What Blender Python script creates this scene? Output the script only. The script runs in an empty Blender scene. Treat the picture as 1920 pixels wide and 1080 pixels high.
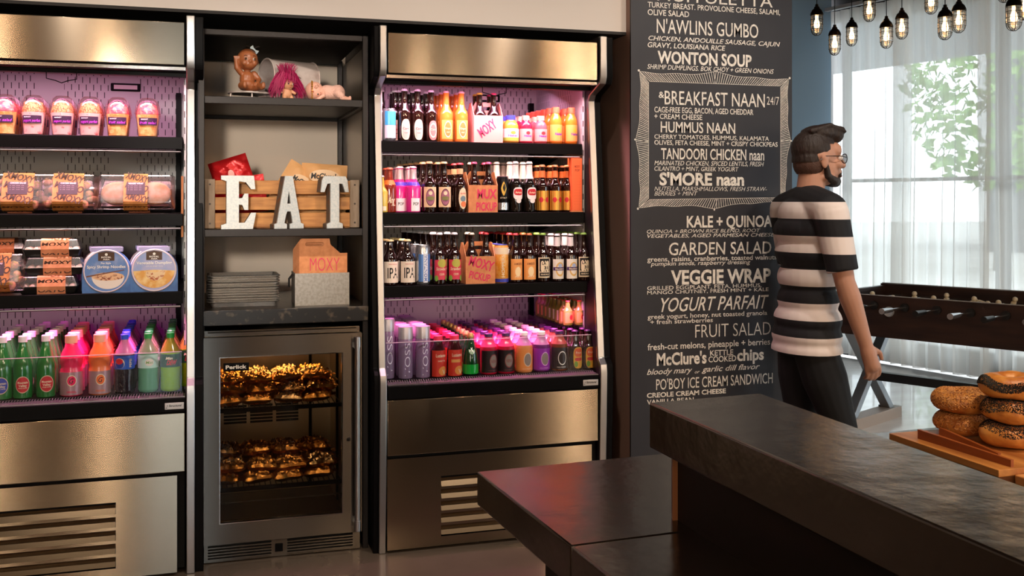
import bpy, bmesh, math, random
from mathutils import Vector, Matrix
random.seed(7)
C = bpy.context.scene.collection
S = bpy.context.scene

# ------------------------------------------------------------------ camera
FPX, HOR, TH, CH = 1912.0, 375.0, math.radians(17.04), 1.365
cT, sT = math.cos(TH), math.sin(TH)
cam = bpy.data.cameras.new('camera'); camo = bpy.data.objects.new('camera', cam); C.objects.link(camo)
camo.location = (0, 0, CH); camo.rotation_euler = (math.pi/2, 0, -TH)
cam.sensor_width = 36; cam.lens = 36*FPX/1920; cam.shift_y = (HOR-540)/1920
cam.clip_start = .05; cam.clip_end = 300
S.camera = camo
S.view_settings.view_transform = 'Standard'; S.view_settings.look = 'None'
S.view_settings.gamma = 1; S.view_settings.use_curve_mapping = False
S.view_settings.exposure = 0.0
S.cycles.transparent_max_bounces = 24
S.cycles.max_bounces = 10
S.cycles.sample_clamp_indirect = 4.0
S.cycles.caustics_reflective = False; S.cycles.caustics_refractive = False

def at(px, py, Y):                      # a point of the vertical plane at depth Y (along the wall normal)
    u = (px-960)/FPX; d = Y/(cT-u*sT)
    return Vector((d*(u*cT+sT), Y, CH-d*(py-HOR)/FPX))
def atz(px, py, z):                     # a point of the horizontal plane at height z
    d = (CH-z)*FPX/(py-HOR); u = (px-960)/FPX
    return Vector((d*(u*cT+sT), d*(cT-u*sT), z))
def atd(px, py, d):
    u = (px-960)/FPX
    return Vector((d*(u*cT+sT), d*(cT-u*sT), CH-d*(py-HOR)/FPX))

# ------------------------------------------------------------------ world and light
def lin(c):
    if isinstance(c, str):
        c = c.lstrip('#'); c = [int(c[i:i+2], 16)/255 for i in (0, 2, 4)]
    return tuple(x/12.92 if x <= .04045 else ((x+.055)/1.055)**2.4 for x in c[:3])
W = bpy.data.worlds.new('daylight'); S.world = W; W.use_nodes = True
wn = W.node_tree; bg = wn.nodes['Background']
sky = wn.nodes.new('ShaderNodeTexSky'); sky.sky_type = 'HOSEK_WILKIE'; sky.turbidity = 5; sky.sun_direction = (.5, -.4, .75)
mixw = wn.nodes.new('ShaderNodeMix'); mixw.data_type = 'RGBA'; mixw.inputs[0].default_value = .25
mixw.inputs[6].default_value = (.9, .95, 1, 1)
wn.links.new(sky.outputs[0], mixw.inputs[7]); wn.links.new(mixw.outputs[2], bg.inputs[0])
bg.inputs[1].default_value = 8.0

def light(kind, name, loc, power, color, size=.2, target=None, size_y=None, spot=None, blend=.5, spread=None):
    l = bpy.data.lights.new(name, kind); l.energy = power; l.color = color
    if kind == 'AREA':
        l.size = size
        if spread: l.spread = math.radians(spread)
        if size_y: l.shape = 'RECTANGLE'; l.size_y = size_y
        else: l.shape = 'DISK'
    else: l.shadow_soft_size = size
    if kind == 'SPOT': l.spot_size = math.radians(spot or 60); l.spot_blend = blend
    o = bpy.data.objects.new(name, l); C.objects.link(o); o.location = loc
    if target is not None:
        o.rotation_euler = (Vector(target)-Vector(loc)).to_track_quat('-Z', 'Y').to_euler()
    return o
WARM = (1, .78, .56)
# ceiling spots that light the fronts of the coolers and shelves
for x, p in ((-.9, 80), (.35, 80), (1.5, 75), (2.3, 72)):
    light('SPOT', 'ceiling_spot', (x+.25, 2.25, 3.12), p, (1, .87, .76), .05, (x, 4.0, .9), spot=80, blend=.8)
# ceiling panels deeper in the room
for x, y, p in ((-1.6, -1.0, 22), (.6, -1.6, 20), (3.2, -1.0, 24), (-2.2, -3.0, 75), (1.6, -3.1, 100), (4.4, -2.9, 85)):
    light('AREA', 'ceiling_lamp', (x, y, 3.14), p, (1, .68, .42), .35, (x, y, 0))
light('SPOT', 'bar_spot', (1.35, 1.0, 3.1), 130, (1, .76, .48), .04, (1.45, 1.5, .95), spot=28, blend=.6)
# unseen narrow spot added behind the viewer to throw near-level light into the shelf bays
light('SPOT', 'bay_fill_spot', (-.62, -1.0, 1.95), 470, (1, .93, .84), .16, (.30, 4.2, 1.50), spot=13.5, blend=.45)
# upright wall lamps on the far side of the room, mirrored as streaks in the steel
for x, p, w, c in ((-2.05, 26, .07, WARM), (-.95, 32, .09, WARM), (2.45, 17, .05, WARM), (2.9, 9, .035, WARM), (4.4, 34, .10, WARM), (3.4, 8, .035, WARM)):
    light('AREA', 'wall_lamp', (x, -3.93, 1.55), p, c, w, (x, 0, 1.55), size_y=1.3)
# daylight through the long window wall
WIN0 = atd(1550, 375, 9.0); WIN0.z = 0
WDIR = Vector((math.sin(math.radians(166.2)), math.cos(math.radians(166.2)), 0))
WNOR = Vector((-WDIR.y, WDIR.x, 0))       # points out of the room (+x)
if WNOR.x < 0: WNOR = -WNOR
for t in (2.2, 6.6):
    p = WIN0+WDIR*t+WNOR*.35+Vector((0, 0, 1.6))
    o = light('AREA', 'window_daylight', p, 1, (1, 1, 1), 4.4, p-WNOR, size_y=3.0); o.data.cycles.is_portal = True

# ------------------------------------------------------------------ materials
MATS = {}
def M(name, rgb, rough=.5, metal=0., spec=.5, trans=0., coat=0., var=None, bump=None, aniso=0., emit=None, sss=0.):
    if name in MATS: return MATS[name]
    m = bpy.data.materials.new(name); m.use_nodes = True; nt = m.node_tree; b = nt.nodes['Principled BSDF']
    col = (*lin(rgb), 1); b.inputs['Base Color'].default_value = col
    b.inputs['Roughness'].default_value = rough; b.inputs['Metallic'].default_value = metal
    b.inputs['Specular IOR Level'].default_value = spec; b.inputs['Transmission Weight'].default_value = trans
    b.inputs['Coat Weight'].default_value = coat
    if sss: b.inputs['Subsurface Weight'].default_value = sss; b.inputs['Subsurface Radius'].default_value = (.01, .005, .003)
    if emit: b.inputs['Emission Color'].default_value = (*lin(emit[0]), 1); b.inputs['Emission Strength'].default_value = emit[1]
    tc = nt.nodes.new('ShaderNodeTexCoord')
    if var:                                   # scale (or xyz scale), second colour, contrast
        sc, c2, lo, hi = var
        mp = nt.nodes.new('ShaderNodeMapping'); nz = nt.nodes.new('ShaderNodeTexNoise')
        mp.inputs['Scale'].default_value = sc if isinstance(sc, tuple) else (sc, sc, sc)
        nz.inputs['Scale'].default_value = 1; nz.inputs['Detail'].default_value = 5
        r = nt.nodes.new('ShaderNodeMapRange'); r.inputs[1].default_value = lo; r.inputs[2].default_value = hi
        mx = nt.nodes.new('ShaderNodeMix'); mx.data_type = 'RGBA'; mx.inputs[6].default_value = col; mx.inputs[7].default_value = (*lin(c2), 1)
        L = nt.links.new
        L(tc.outputs['Object'], mp.inputs[0]); L(mp.outputs[0], nz.inputs[0]); L(nz.outputs[0], r.inputs[0]); L(r.outputs[0], mx.inputs[0]); L(mx.outputs[2], b.inputs['Base Color'])
    if bump:
        sc, st = bump
        mp = nt.nodes.new('ShaderNodeMapping'); nz = nt.nodes.new('ShaderNodeTexNoise'); bp = nt.nodes.new('ShaderNodeBump')
        mp.inputs['Scale'].default_value = sc if isinstance(sc, tuple) else (sc, sc, sc)
        nz.inputs['Scale'].default_value = 1; nz.inputs['Detail'].default_value = 4
        bp.inputs['Strength'].default_value = st; bp.inputs['Distance'].default_value = .01
        L = nt.links.new
        L(tc.outputs['Object'], mp.inputs[0]); L(mp.outputs[0], nz.inputs[0]); L(nz.outputs[0], bp.inputs['Height']); L(bp.outputs[0], b.inputs['Normal'])
    if aniso:
        tg = nt.nodes.new('ShaderNodeTangent'); tg.direction_type = 'RADIAL'; tg.axis = 'Z'
        nt.links.new(tg.outputs[0], b.inputs['Tangent']); b.inputs['Anisotropic'].default_value = aniso; b.inputs['Anisotropic Rotation'].default_value = .25
    MATS[name] = m
    return m
def clear(name, rgb, amount=.12, rough=.05):
    """thin clear sheet: mostly see-through, with a Fresnel reflection"""
    if name in MATS: return MATS[name]
    m = bpy.data.materials.new(name); m.use_nodes = True; nt = m.node_tree; nt.nodes.remove(nt.nodes['Principled BSDF'])
    out = nt.nodes['Material Output']; tr = nt.nodes.new('ShaderNodeBsdfTransparent'); gl = nt.nodes.new('ShaderNodeBsdfGlossy')
    mx = nt.nodes.new('ShaderNodeMixShader'); lw = nt.nodes.new('ShaderNodeLayerWeight'); mr = nt.nodes.new('ShaderNodeMapRange')
    lw.inputs[0].default_value = .35; mr.inputs[3].default_value = amount*.35; mr.inputs[4].default_value = min(1, amount*5)
    tr.inputs[0].default_value = (*lin(rgb), 1); gl.inputs['Roughness'].default_value = rough
    L = nt.links.new
    L(lw.outputs['Facing'], mr.inputs[0]); L(mr.outputs[0], mx.inputs[0]); L(tr.outputs[0], mx.inputs[1]); L(gl.outputs[0], mx.inputs[2]); L(mx.outputs[0], out.inputs[0])
    MATS[name] = m
    return m

# ------------------------------------------------------------------ mesh helpers
class MB:
    def __init__(s): s.v = []; s.f = []
    def add(s, vs, fs):
        b = len(s.v); s.v += [tuple(p) for p in vs]; s.f += [tuple(i+b for i in f) for f in fs]; return s
    def box(s, x0, x1, y0, y1, z0, z1, mat=None):
        vs = [Vector((x, y, z)) for z in (z0, z1) for y in (y0, y1) for x in (x0, x1)]
        if mat is not None: vs = [mat @ p for p in vs]
        return s.add(vs, [(0, 2, 3, 1), (4, 5, 7, 6), (0, 1, 5, 4), (2, 6, 7, 3), (0, 4, 6, 2), (1, 3, 7, 5)])
    def lathe(s, prof, n=20, c=(0, 0, 0), closed=False, sx=1, sy=1, mat=None):
        vs, fs = [], []
        for r, z in prof:
            for k in range(n):
                a = 2*math.pi*k/n
                p = Vector((r*math.cos(a)*sx, r*math.sin(a)*sy, z))
                if mat is not None: p = mat @ p
                vs.append(p+Vector(c))
        m = len(prof)
        for i in range(m-1):
            for k in range(n):
                fs.append((i*n+k, i*n+(k+1) % n, (i+1)*n+(k+1) % n, (i+1)*n+k))
        if closed:
            for k in range(n): fs.append(((m-1)*n+k, (m-1)*n+(k+1) % n, (k+1) % n, k))
        else:
            if prof[0][0] > 1e-6: fs.append(tuple(range(n))[::-1])
            if prof[-1][0] > 1e-6: fs.append(tuple((m-1)*n+k for k in range(n)))
        return s.add(vs, fs)
    def prism(s, poly, z0, z1):            # poly in xy
        n = len(poly)
        vs = [(x, y, z0) for x, y in poly]+[(x, y, z1) for x, y in poly]
        return s.add(vs, [tuple(range(n))[::-1], tuple(range(n, 2*n))]+[(k, (k+1) % n, n+(k+1) % n, n+k) for k in range(n)])
    def prism_x(s, poly, x0, x1):          # poly in (y,z), swept along x
        n = len(poly)
        vs = [(x0, y, z) for y, z in poly]+[(x1, y, z) for y, z in poly]
        return s.add(vs, [tuple(range(n))[::-1], tuple(range(n, 2*n))]+[(k, (k+1) % n, n+(k+1) % n, n+k) for k in range(n)])
    def prism_y(s, poly, y0, y1):          # poly in (x,z), swept along y
        n = len(poly)
        vs = [(x, y0, z) for x, z in poly]+[(x, y1, z) for x, z in poly]
        return s.add(vs, [tuple(range(n)), tuple(range(n, 2*n))[::-1]]+[((k+1) % n, k, n+k, n+(k+1) % n) for k in range(n)])
    def tube(s, pts, r, n=8, caps='flat'):
        pts = [Vector(p) for p in pts]; rs = r if isinstance(r, (list, tuple)) else [r]*len(pts)
        if caps == 'round':
            d0 = (pts[0]-pts[1]).normalized(); d1 = (pts[-1]-pts[-2]).normalized()
            a = [(pts[0]+d0*rs[0]*math.sin(t), rs[0]*math.cos(t)) for t in (1.45, 1.1, .75, .4)]
            b = [(pts[-1]+d1*rs[-1]*math.sin(t), rs[-1]*math.cos(t)) for t in (.4, .75, 1.1, 1.45)]
            rs = [q for _, q in a]+list(rs)+[q for _, q in b]; pts = [p for p, _ in a]+pts+[p for p, _ in b]
        vs, fs = [], []; nrm = None
        for i, p in enumerate(pts):
            t = (pts[min(i+1, len(pts)-1)]-pts[max(i-1, 0)]).normalized()
            if nrm is None:
                up = Vector((0, 0, 1)) if abs(t.z) < .9 else Vector((1, 0, 0)); nrm = t.cross(up).normalized()
            nrm = (nrm-t*nrm.dot(t)).normalized(); bi = t.cross(nrm)
            for k in range(n):
                a = 2*math.pi*k/n; vs.append(p+(nrm*math.cos(a)+bi*math.sin(a))*rs[i])
        m = len(pts)
        for i in range(m-1):
            for k in range(n): fs.append((i*n+k, i*n+(k+1) % n, (i+1)*n+(k+1) % n, (i+1)*n+k))
        fs.append(tuple(range(n))[::-1]); fs.append(tuple((m-1)*n+k for k in range(n)))
        return s.add(vs, fs)
    def ball(s, c, r, n=14, mat=None):
        rx, ry, rz = r if isinstance(r, (tuple, list)) else (r, r, r)
        prof = [(math.cos(t), math.sin(t)) for t in [(-.5+k/(n//2+2))*math.pi for k in range(1, n//2+2)]]
        mm = Matrix.Diagonal((rx, ry, rz)).to_3x3()
        if mat is not None: mm = mat.to_3x3() @ mm
        return s.lathe(prof, n, c, mat=mm)
    def build(s, name, mat, parent=None, bevel=0, smooth=35, fix=False):
        me = bpy.data.meshes.new(name); me.from_pydata(s.v, [], s.f)
        if fix:
            bm = bmesh.new(); bm.from_mesh(me); bmesh.ops.recalc_face_normals(bm, faces=bm.faces[:]); bm.to_mesh(me); bm.free()
        me.validate()
        o = bpy.data.objects.new(name, me); C.objects.link(o)
        if isinstance(mat, (list, tuple)):
            for q in mat: me.materials.append(q)
        elif mat: me.materials.append(mat)
        if smooth:
            me.polygons.foreach_set('use_smooth', [True]*len(me.polygons)); me.set_sharp_from_angle(angle=math.radians(smooth))
        if parent is not None: o.parent = parent
        if bevel:
            b = o.modifiers.new('edge', 'BEVEL'); b.width = bevel; b.segments = 2; b.limit_method = 'ANGLE'; b.angle_limit = math.radians(40)
        return o
def tag(o, label, cat, group=None, kind=None):
    o['label'] = label; o['category'] = cat
    if group: o['group'] = group
    if kind: o['kind'] = kind
    return o
def struct(o):
    o['kind'] = 'structure'; return o
def thing(name, label, cat, loc=(0, 0, 0), rz=0, group=None):
    o = bpy.data.objects.new(name, None); C.objects.link(o); o.empty_display_size = .05
    o.location = loc; o.rotation_euler = (0, 0, rz)
    return tag(o, label, cat, group)
KIDS = {}
def dup(o, parent=None):
    c = o.copy(); C.objects.link(c)
    if parent is not None: c.parent = parent
    for ch in kids(o): dup(ch, c)
    return c
def kids(o):
    if o.name not in KIDS: KIDS[o.name] = list(o.children)
    return KIDS[o.name]

# text and outline fills, as flat 2-D triangles (x, y)
TXT = {}
def text2d(s, bold=0., shear=0.):
    k = (s, bold, shear)
    if k in TXT: return TXT[k]
    cu = bpy.data.curves.new('t', 'FONT'); cu.body = s; cu.size = 1; cu.shear = shear; cu.offset = bold; cu.resolution_u = 3
    o = bpy.data.objects.new('t', cu); C.objects.link(o)
    bpy.context.view_layer.update()
    dg = bpy.context.evaluated_depsgraph_get(); me = o.evaluated_get(dg).to_mesh()
    vs = [(v.co.x, v.co.y) for v in me.vertices]; fs = [tuple(p.vertices) for p in me.polygons]
    o.evaluated_get(dg).to_mesh_clear(); bpy.data.objects.remove(o); bpy.data.curves.remove(cu)
    xs = [p[0] for p in vs] or [0, 1]
    x0, x1 = min(xs), max(xs); h = .72
    vs = [((x-x0)/max(x1-x0, 1e-6), y/h) for x, y in vs]      # x in 0..1 over the line, y = 1 at cap height
    TXT[k] = (vs, fs, (x1-x0)/h)
    return TXT[k]
def solid2d(polys, depth, bev=0.):
    """extruded outline with holes; returns verts (x, y, z) and faces"""
    cu = bpy.data.curves.new('c', 'CURVE'); cu.dimensions = '2D'; cu.fill_mode = 'BOTH'; cu.extrude = depth/2-bev; cu.bevel_depth = bev
    for poly in polys:
        sp = cu.splines.new('POLY'); sp.points.add(len(poly)-1)
        for p, (x, y) in zip(sp.points, poly): p.co = (x, y, 0, 1)
        sp.use_cyclic_u = True
    o = bpy.data.objects.new('c', cu); C.objects.link(o); bpy.context.view_layer.update()
    dg = bpy.context.evaluated_depsgraph_get(); me = o.evaluated_get(dg).to_mesh()
    vs = [tuple(v.co) for v in me.vertices]; fs = [tuple(p.vertices) for p in me.polygons]
    o.evaluated_get(dg).to_mesh_clear(); bpy.data.objects.remove(o); bpy.data.curves.remove(cu)
    return vs, fs
def flat_text(mb, s, o, ux, uy, w, h, bold=0., shear=0.):
    """text from origin o along ux (width w) and uy (cap height h)"""
    vs, fs, asp = text2d(s, bold, shear); o = Vector(o); ux = Vector(ux); uy = Vector(uy)
    if w is None: w = asp*h
    mb.add([o+ux*(x*w)+uy*(y*h) for x, y in vs], fs); return mb
def wrap_text(mb, s, r, sc, z, w, h, bold=.01, shear=0., vertical=False):
    """text on a cylinder about z, facing -y; sc = arc offset of its centre; vertical reads upwards"""
    vs, fs, asp = text2d(s, bold, shear)
    out = []
    for x, y in vs:
        if vertical: a, t = sc-(y-.5)*h, z+(x-.5)*w
        else: a, t = sc+(x-.5)*w, z+(y-.5)*h
        out.append((r*math.sin(a/r), -r*math.cos(a/r), t))
    mb.add(out, fs); return mb
def patch(mb, r, z0, z1, s0, s1, n=10):
    vs = []
    for i in range(n+1):
        s = s0+(s1-s0)*i/n
        for z in (z0, z1): vs.append((r*math.sin(s/r), -r*math.cos(s/r), z))
    return mb.add(vs, [(2*i, 2*i+2, 2*i+3, 2*i+1) for i in range(n)])
def oval(mb, r, sc, zc, a, b, n=24, pw=1.0, inner=0.):
    vs, fs = [], []; rings = (inner, (inner+1)/2, 1.0) if inner else (.0, .4, .75, 1.0)
    for q in rings:
        for k in range(n):
            t = 2*math.pi*k/n; cx = math.copysign(abs(math.cos(t))**pw, math.cos(t)); cy = math.copysign(abs(math.sin(t))**pw, math.sin(t))
            s = sc+a*q*cx; vs.append((r*math.sin(s/r), -r*math.cos(s/r), zc+b*q*cy))
    for i in range(len(rings)-1):
        for k in range(n): fs.append((i*n+k, i*n+(k+1) % n, (i+1)*n+(k+1) % n, (i+1)*n+k))
    return mb.add(vs, fs)
def blob(name, mb, voxel, mat, parent=None, smooth=6, sub=None):
    """one continuous skin grown over overlapping closed shapes"""
    me = bpy.data.meshes.new(name); me.from_pydata(mb.v, [], mb.f)
    bm = bmesh.new(); bm.from_mesh(me); bmesh.ops.recalc_face_normals(bm, faces=bm.faces[:]); bm.to_mesh(me); bm.free()
    o = bpy.data.objects.new(name, me); C.objects.link(o)
    r = o.modifiers.new('r', 'REMESH'); r.mode = 'VOXEL'; r.voxel_size = voxel
    if smooth: q = o.modifiers.new('s', 'SMOOTH'); q.iterations = smooth; q.factor = .5
    bpy.context.view_layer.update(); dg = bpy.context.evaluated_depsgraph_get()
    m2 = bpy.data.meshes.new_from_object(o.evaluated_get(dg)); m2.name = name
    o.modifiers.clear(); o.data = m2; bpy.data.meshes.remove(me)
    m2.materials.clear()
    for q in (mat if isinstance(mat, (list, tuple)) else [mat]): m2.materials.append(q)
    m2.polygons.foreach_set('use_smooth', [True]*len(m2.polygons))
    if parent is not None: o.parent = parent
    return o
# ------------------------------------------------------------------ common materials
STEEL = M('brushed steel', '#988a78', .175, 1, aniso=.97)
TRIM = M('satin aluminium', '#b4b3b3', .3, 1)
CHROME = M('polished steel', '#d8d8d8', .12, 1)
BLACK = M('black enamel', '#060506', .42, spec=.08)
BLACKM = M('matt black', '#080808', .6, spec=.15)
WHITE = M('white print', '#f4efe8', .5)
CHALK = M('chalk white', '#efe9df', .85, var=(60, '#c9c4bc', .42, .7))
DARKMET = M('dark bronze metal', '#211c1a', .45, .5, bump=(60, .05))

# ------------------------------------------------------------------ the room
PX0, PX1, PY = at(1183, 500, 3.95).x, at(1485, 500, 3.95).x, 3.95
CEIL = 3.16
WEND = WIN0+WDIR*12.2
fl = MB().prism([(-4, -4), (WEND.x, -4), (WEND.x, WEND.y), (WIN0.x, WIN0.y), (1.4, WIN0.y), (1.4, 4.85), (-4, 4.85)][::-1], -.1, 0)
def floor_mat():
    m = M('polished concrete', '#62564a', .22, spec=.6, var=(1.6, '#4d4238', .3, .7), bump=(7, .03))
    return m
struct(fl.build('floor', floor_mat(), fix=True))
struct(MB().prism([(2.62, 1.9), (WIN0.x+WDIR.x*6.07, 1.9), (WIN0.x+.0, WIN0.y), (2.62, WIN0.y)], 0, .003).build('floor_window_glare', M('floor with window glare', '#e6e4e1', .18, spec=.6, coat=.5, var=((1.2, 6, 1), '#d2cfcb', .35, .7)), fix=True))  # pale sheet over the floor; the window's reflection is put into its colour
struct(MB().prism([(-4, -4), (WEND.x+.3, -4), (WEND.x+.3, WEND.y), (WIN0.x+.3, WIN0.y+.1), (1.4, WIN0.y+.1), (1.4, 4.95), (-4, 4.95)][::-1], CEIL, CEIL+.1).build('ceiling', M('charcoal ceiling', '#2b2626', .8), fix=True))
PLASTER = M('warm white plaster', '#d9cfc6', .8, bump=(30, .03))
struct(MB().box(-4, PX0, 4.8, 4.9, 0, CEIL).build('wall_back', M('beige wall paint', '#efdac4', .75)))
struct(MB().box(-4.1, PX0, 4.0, 4.8, 2.078, CEIL).build('trim_1', PLASTER))            # the dropped soffit over the coolers
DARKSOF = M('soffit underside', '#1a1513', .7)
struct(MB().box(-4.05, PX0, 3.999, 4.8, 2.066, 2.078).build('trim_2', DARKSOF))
PILLAR = M('pillar paint', '#a58273', .55)
struct(MB().box(PX0, PX1, PY+.012, 4.95, 0, CEIL).build('wall_pillar', PILLAR))
struct(MB().box(-4.1, -4, -4, 4.9, 0, CEIL).build('wall_left', M('brown wood wall', '#7d5232', .55, var=((2, 2, .3), '#4a3021', .35, .65))))
fw = MB()
for a, b, z0, z1 in ((-4, -.62, 0, CEIL), (.12, WEND.x, 0, CEIL), (-.62, .12, 2.25, CEIL)): fw.box(a, b, -4.1, -4, z0, z1)
struct(fw.build('wall_front', M('brown wood wall', '#6b4a33')))
dfr = MB()
for a, b, z0, z1 in ((-.62, -.57, 0, 2.25), (.07, .12, 0, 2.25), (-.57, .07, 2.18, 2.25), (-.57, .07, 0, .10)): dfr.box(a, b, -4.08, -4.02, z0, z1)
dd_ = struct(dfr.build('door_1', M('window frame grey', '#5b5f66', .5)))
MB().box(-.57, .07, -4.055, -4.045, .10, 2.18).build('pane', clear('window glass', '#f4f8f8', .06), dd_)
BLUEW = M('wall tinted with daylight', '#7f9db6', .6)  # the bluish window light is put into this wall colour
struct(MB().box(1.4, WIN0.x+.05, WIN0.y, WIN0.y+.1, 0, CEIL).build('wall_alcove', BLUEW))
struct(MB().box(1.3, 1.4, 4.9, WIN0.y+.1, 0, CEIL).build('wall_side', BLUEW))

# the window wall: frame of mullions, one pane per bay
def wbox(mb, t0, t1, n0, n1, z0, z1):
    vs = [WIN0+WDIR*t+WNOR*n+Vector((0, 0, z)) for z in (z0, z1) for n in (n0, n1) for t in (t0, t1)]
    return mb.add(vs, [(0, 1, 3, 2), (4, 6, 7, 5), (0, 4, 5, 1), (2, 3, 7, 6), (0, 2, 6, 4), (1, 5, 7, 3)])
WL = 12.2
beam = MB(); wbox(beam, -.2, WL, .14, .34, 2.98, CEIL); struct(beam.build('wall_right', M('charcoal ceiling', '#2b2626'), fix=True))
sill = MB(); wbox(sill, -.2, WL, .14, .34, 0, .12); struct(sill.build('baseboard_right', BLACKM, fix=True))
FRM = M('window frame grey', '#5b5f66', .5)
GLASS = clear('window glass', '#f4f8f8', .06)
nb = 8
for i in range(nb):
    t0, t1 = WL*i/nb, WL*(i+1)/nb
    f = MB()
    for a, b, z0, z1 in ((t0, t0+.04, .12, 2.98), (t1-.04, t1, .12, 2.98), (t0+.04, t1-.04, .12, .18), (t0+.04, t1-.04, 2.92, 2.98), (t0+.04, t1-.04, 1.52, 1.55)):
        wbox(f, a, b, .2, .28, z0, z1)
    fo = struct(f.build('window_%d' % (i+1), FRM, fix=True))
    g = MB(); wbox(g, t0+.04, t1-.04, .237, .243, .18, 2.92); g.build('pane', GLASS, fo, fix=True)

cano = MB(); wbox(cano, -3, WL, .4, 3.4, 3.0, 3.2); struct(cano.build('trim_3', M('grey canopy', '#8d939c', .8), fix=True))
# curtain rail and sheer panels
r = MB(); wbox(r, 0.02, WL, -.05, -.01, 3.02, 3.05)
tag(r.build('curtain_rail', M('rail grey', '#b7bcc2', .4), fix=True), 'long pale curtain rail under the dark ceiling', 'curtain rail')
def sheer():
    m = bpy.data.materials.new('sheer curtain voile'); m.use_nodes = True; nt = m.node_tree; nt.nodes.remove(nt.nodes['Principled BSDF'])
    out = nt.nodes['Material Output']; tr = nt.nodes.new('ShaderNodeBsdfTransparent'); tl = nt.nodes.new('ShaderNodeBsdfTranslucent'); df = nt.nodes.new('ShaderNodeBsdfDiffuse')
    a = nt.nodes.new('ShaderNodeMixShader'); b = nt.nodes.new('ShaderNodeMixShader')
    tl.inputs[0].default_value = (*lin('#f3efe9'), 1); df.inputs[0].default_value = (*lin('#e9e4dd'), 1)
    a.inputs[0].default_value = .4; b.inputs[0].default_value = .74
    L = nt.links.new; L(tl.outputs[0], a.inputs[1]); L(df.outputs[0], a.inputs[2]); L(tr.outputs[0], b.inputs[1]); L(a.outputs[0], b.inputs[2]); L(b.outputs[0], out.inputs[0])
    return m
VOILE = sheer()
rng = random.Random(3)
ORD = ['first', 'second', 'third', 'fourth', 'fifth', 'sixth', 'seventh', 'eighth', 'ninth', 'tenth', 'eleventh', 'twelfth']
tcur = .03; k = 0
while tcur < 6.2:
    w = .78+.2*rng.random(); n = int(w/.012); mb = MB(); ph = rng.random()*6
    vs = []
    for i in range(n+1):
        t = tcur+w*i/n; q = .028*math.sin(t*52+ph)+.012*math.sin(t*121+2*ph)+.01*math.sin(t*17)
        for j in range(7):
            z = .03+(3.02-.03)*j/6; vs.append(WIN0+WDIR*(t+.01*math.sin(z*2+ph))+WNOR*((-.06 if k % 2 else .03)+q*(1.15-.12*j))+Vector((0, 0, z)))
    mb.add(vs, [(7*i+j, 7*i+7+j, 7*i+8+j, 7*i+1+j) for i in range(n) for j in range(6)])
    tag(mb.build('sheer_curtain', VOILE, smooth=80), 'sheer white pleated curtain panel, %s from the blue wall' % ORD[k], 'curtain', 'sheer curtains along the window')
    tcur += w-(.16 if k % 2 else .1); k += 1

# outside: pavement, road, buildings and trees in the daylight
struct(MB().box(4, 70, -40, 60, -.3, -.16).build('ground', M('pale pavement', '#b9b7b2', .85, var=(1.2, '#a5a39f', .4, .6))))
def bld(p, w, dep, h, nx, nz, rz, label):
    root = thing('building', label, 'building', (p.x, p.y, -.16), rz, 'buildings across the street')
    MB().box(-w/2, w/2, 0, dep, 0, h).build('wall', M('grey facade', '#50555e', .8), root)
    mw = M('dark window glass', '#3a4650', .15)
    for i in range(nx):
        for j in range(nz):
            x = -w/2+w*(i+.5)/nx; z = h*(j+.55)/nz
            MB().box(x-w/nx*.34, x+w/nx*.34, -.04, .03, z-h/nz*.32, z+h/nz*.32).build('window', mw, root)
    MB().box(-w/2-.2, w/2+.2, -.25, dep, h, h+.3).build('parapet', M('pale stone band', '#c9cbce', .8), root)
bld(Vector((10.5, 26, 0)), 13, 8, 9, 5, 3, math.radians(-14), 'grey office block with dark windows seen through the curtain by the blue wall')
bld(Vector((26, 20, 0)), 12, 8, 7, 5, 2, math.radians(-50), 'lower grey block across the street behind the trees')
def tree(p, h, rad, seed, label):
    root = thing('street_tree', label, 'tree', (p.x, p.y, -.16), 0, 'trees along the street'); rg = random.Random(seed)
    MB().tube([(0, 0, 0), (.05, 0, h*.3), (0, .06, h*.62)], [.14, .11, .06]).build('trunk', M('tree bark', '#5d5046', .9), root)
    mb = MB()
    for i in range(1500):
        th = rg.random()*6.283; ph = math.acos(2*rg.random()-1); q = rad*(.55+.45*rg.random()**.5)
        c = Vector((q*math.sin(ph)*math.cos(th), q*math.sin(ph)*math.sin(th), h*.66+q*math.cos(ph)*1.15)); a = Vector((rg.uniform(-1, 1), rg.uniform(-1, 1), rg.uniform(-1, 1))).normalized(); b = a.orthogonal().normalized(); s = .1+.1*rg.random()
        mb.add([c-a*s, c+b*s*.6, c+a*s, c-b*s*.6], [(0, 1, 2, 3)])
    mb.build('foliage', M('leaf green', '#6f9a4c', .6, var=(2, '#93b86a', .4, .6)), root, smooth=0)
for q in ((1875, 22, 6, 2.0, 'leafy green tree outside, seen through the sheer curtain'),):
    p = atd(q[0], 375, q[1]); tree(Vector((p.x, p.y, 0)), q[2], q[3], q[0], q[4])
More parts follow.
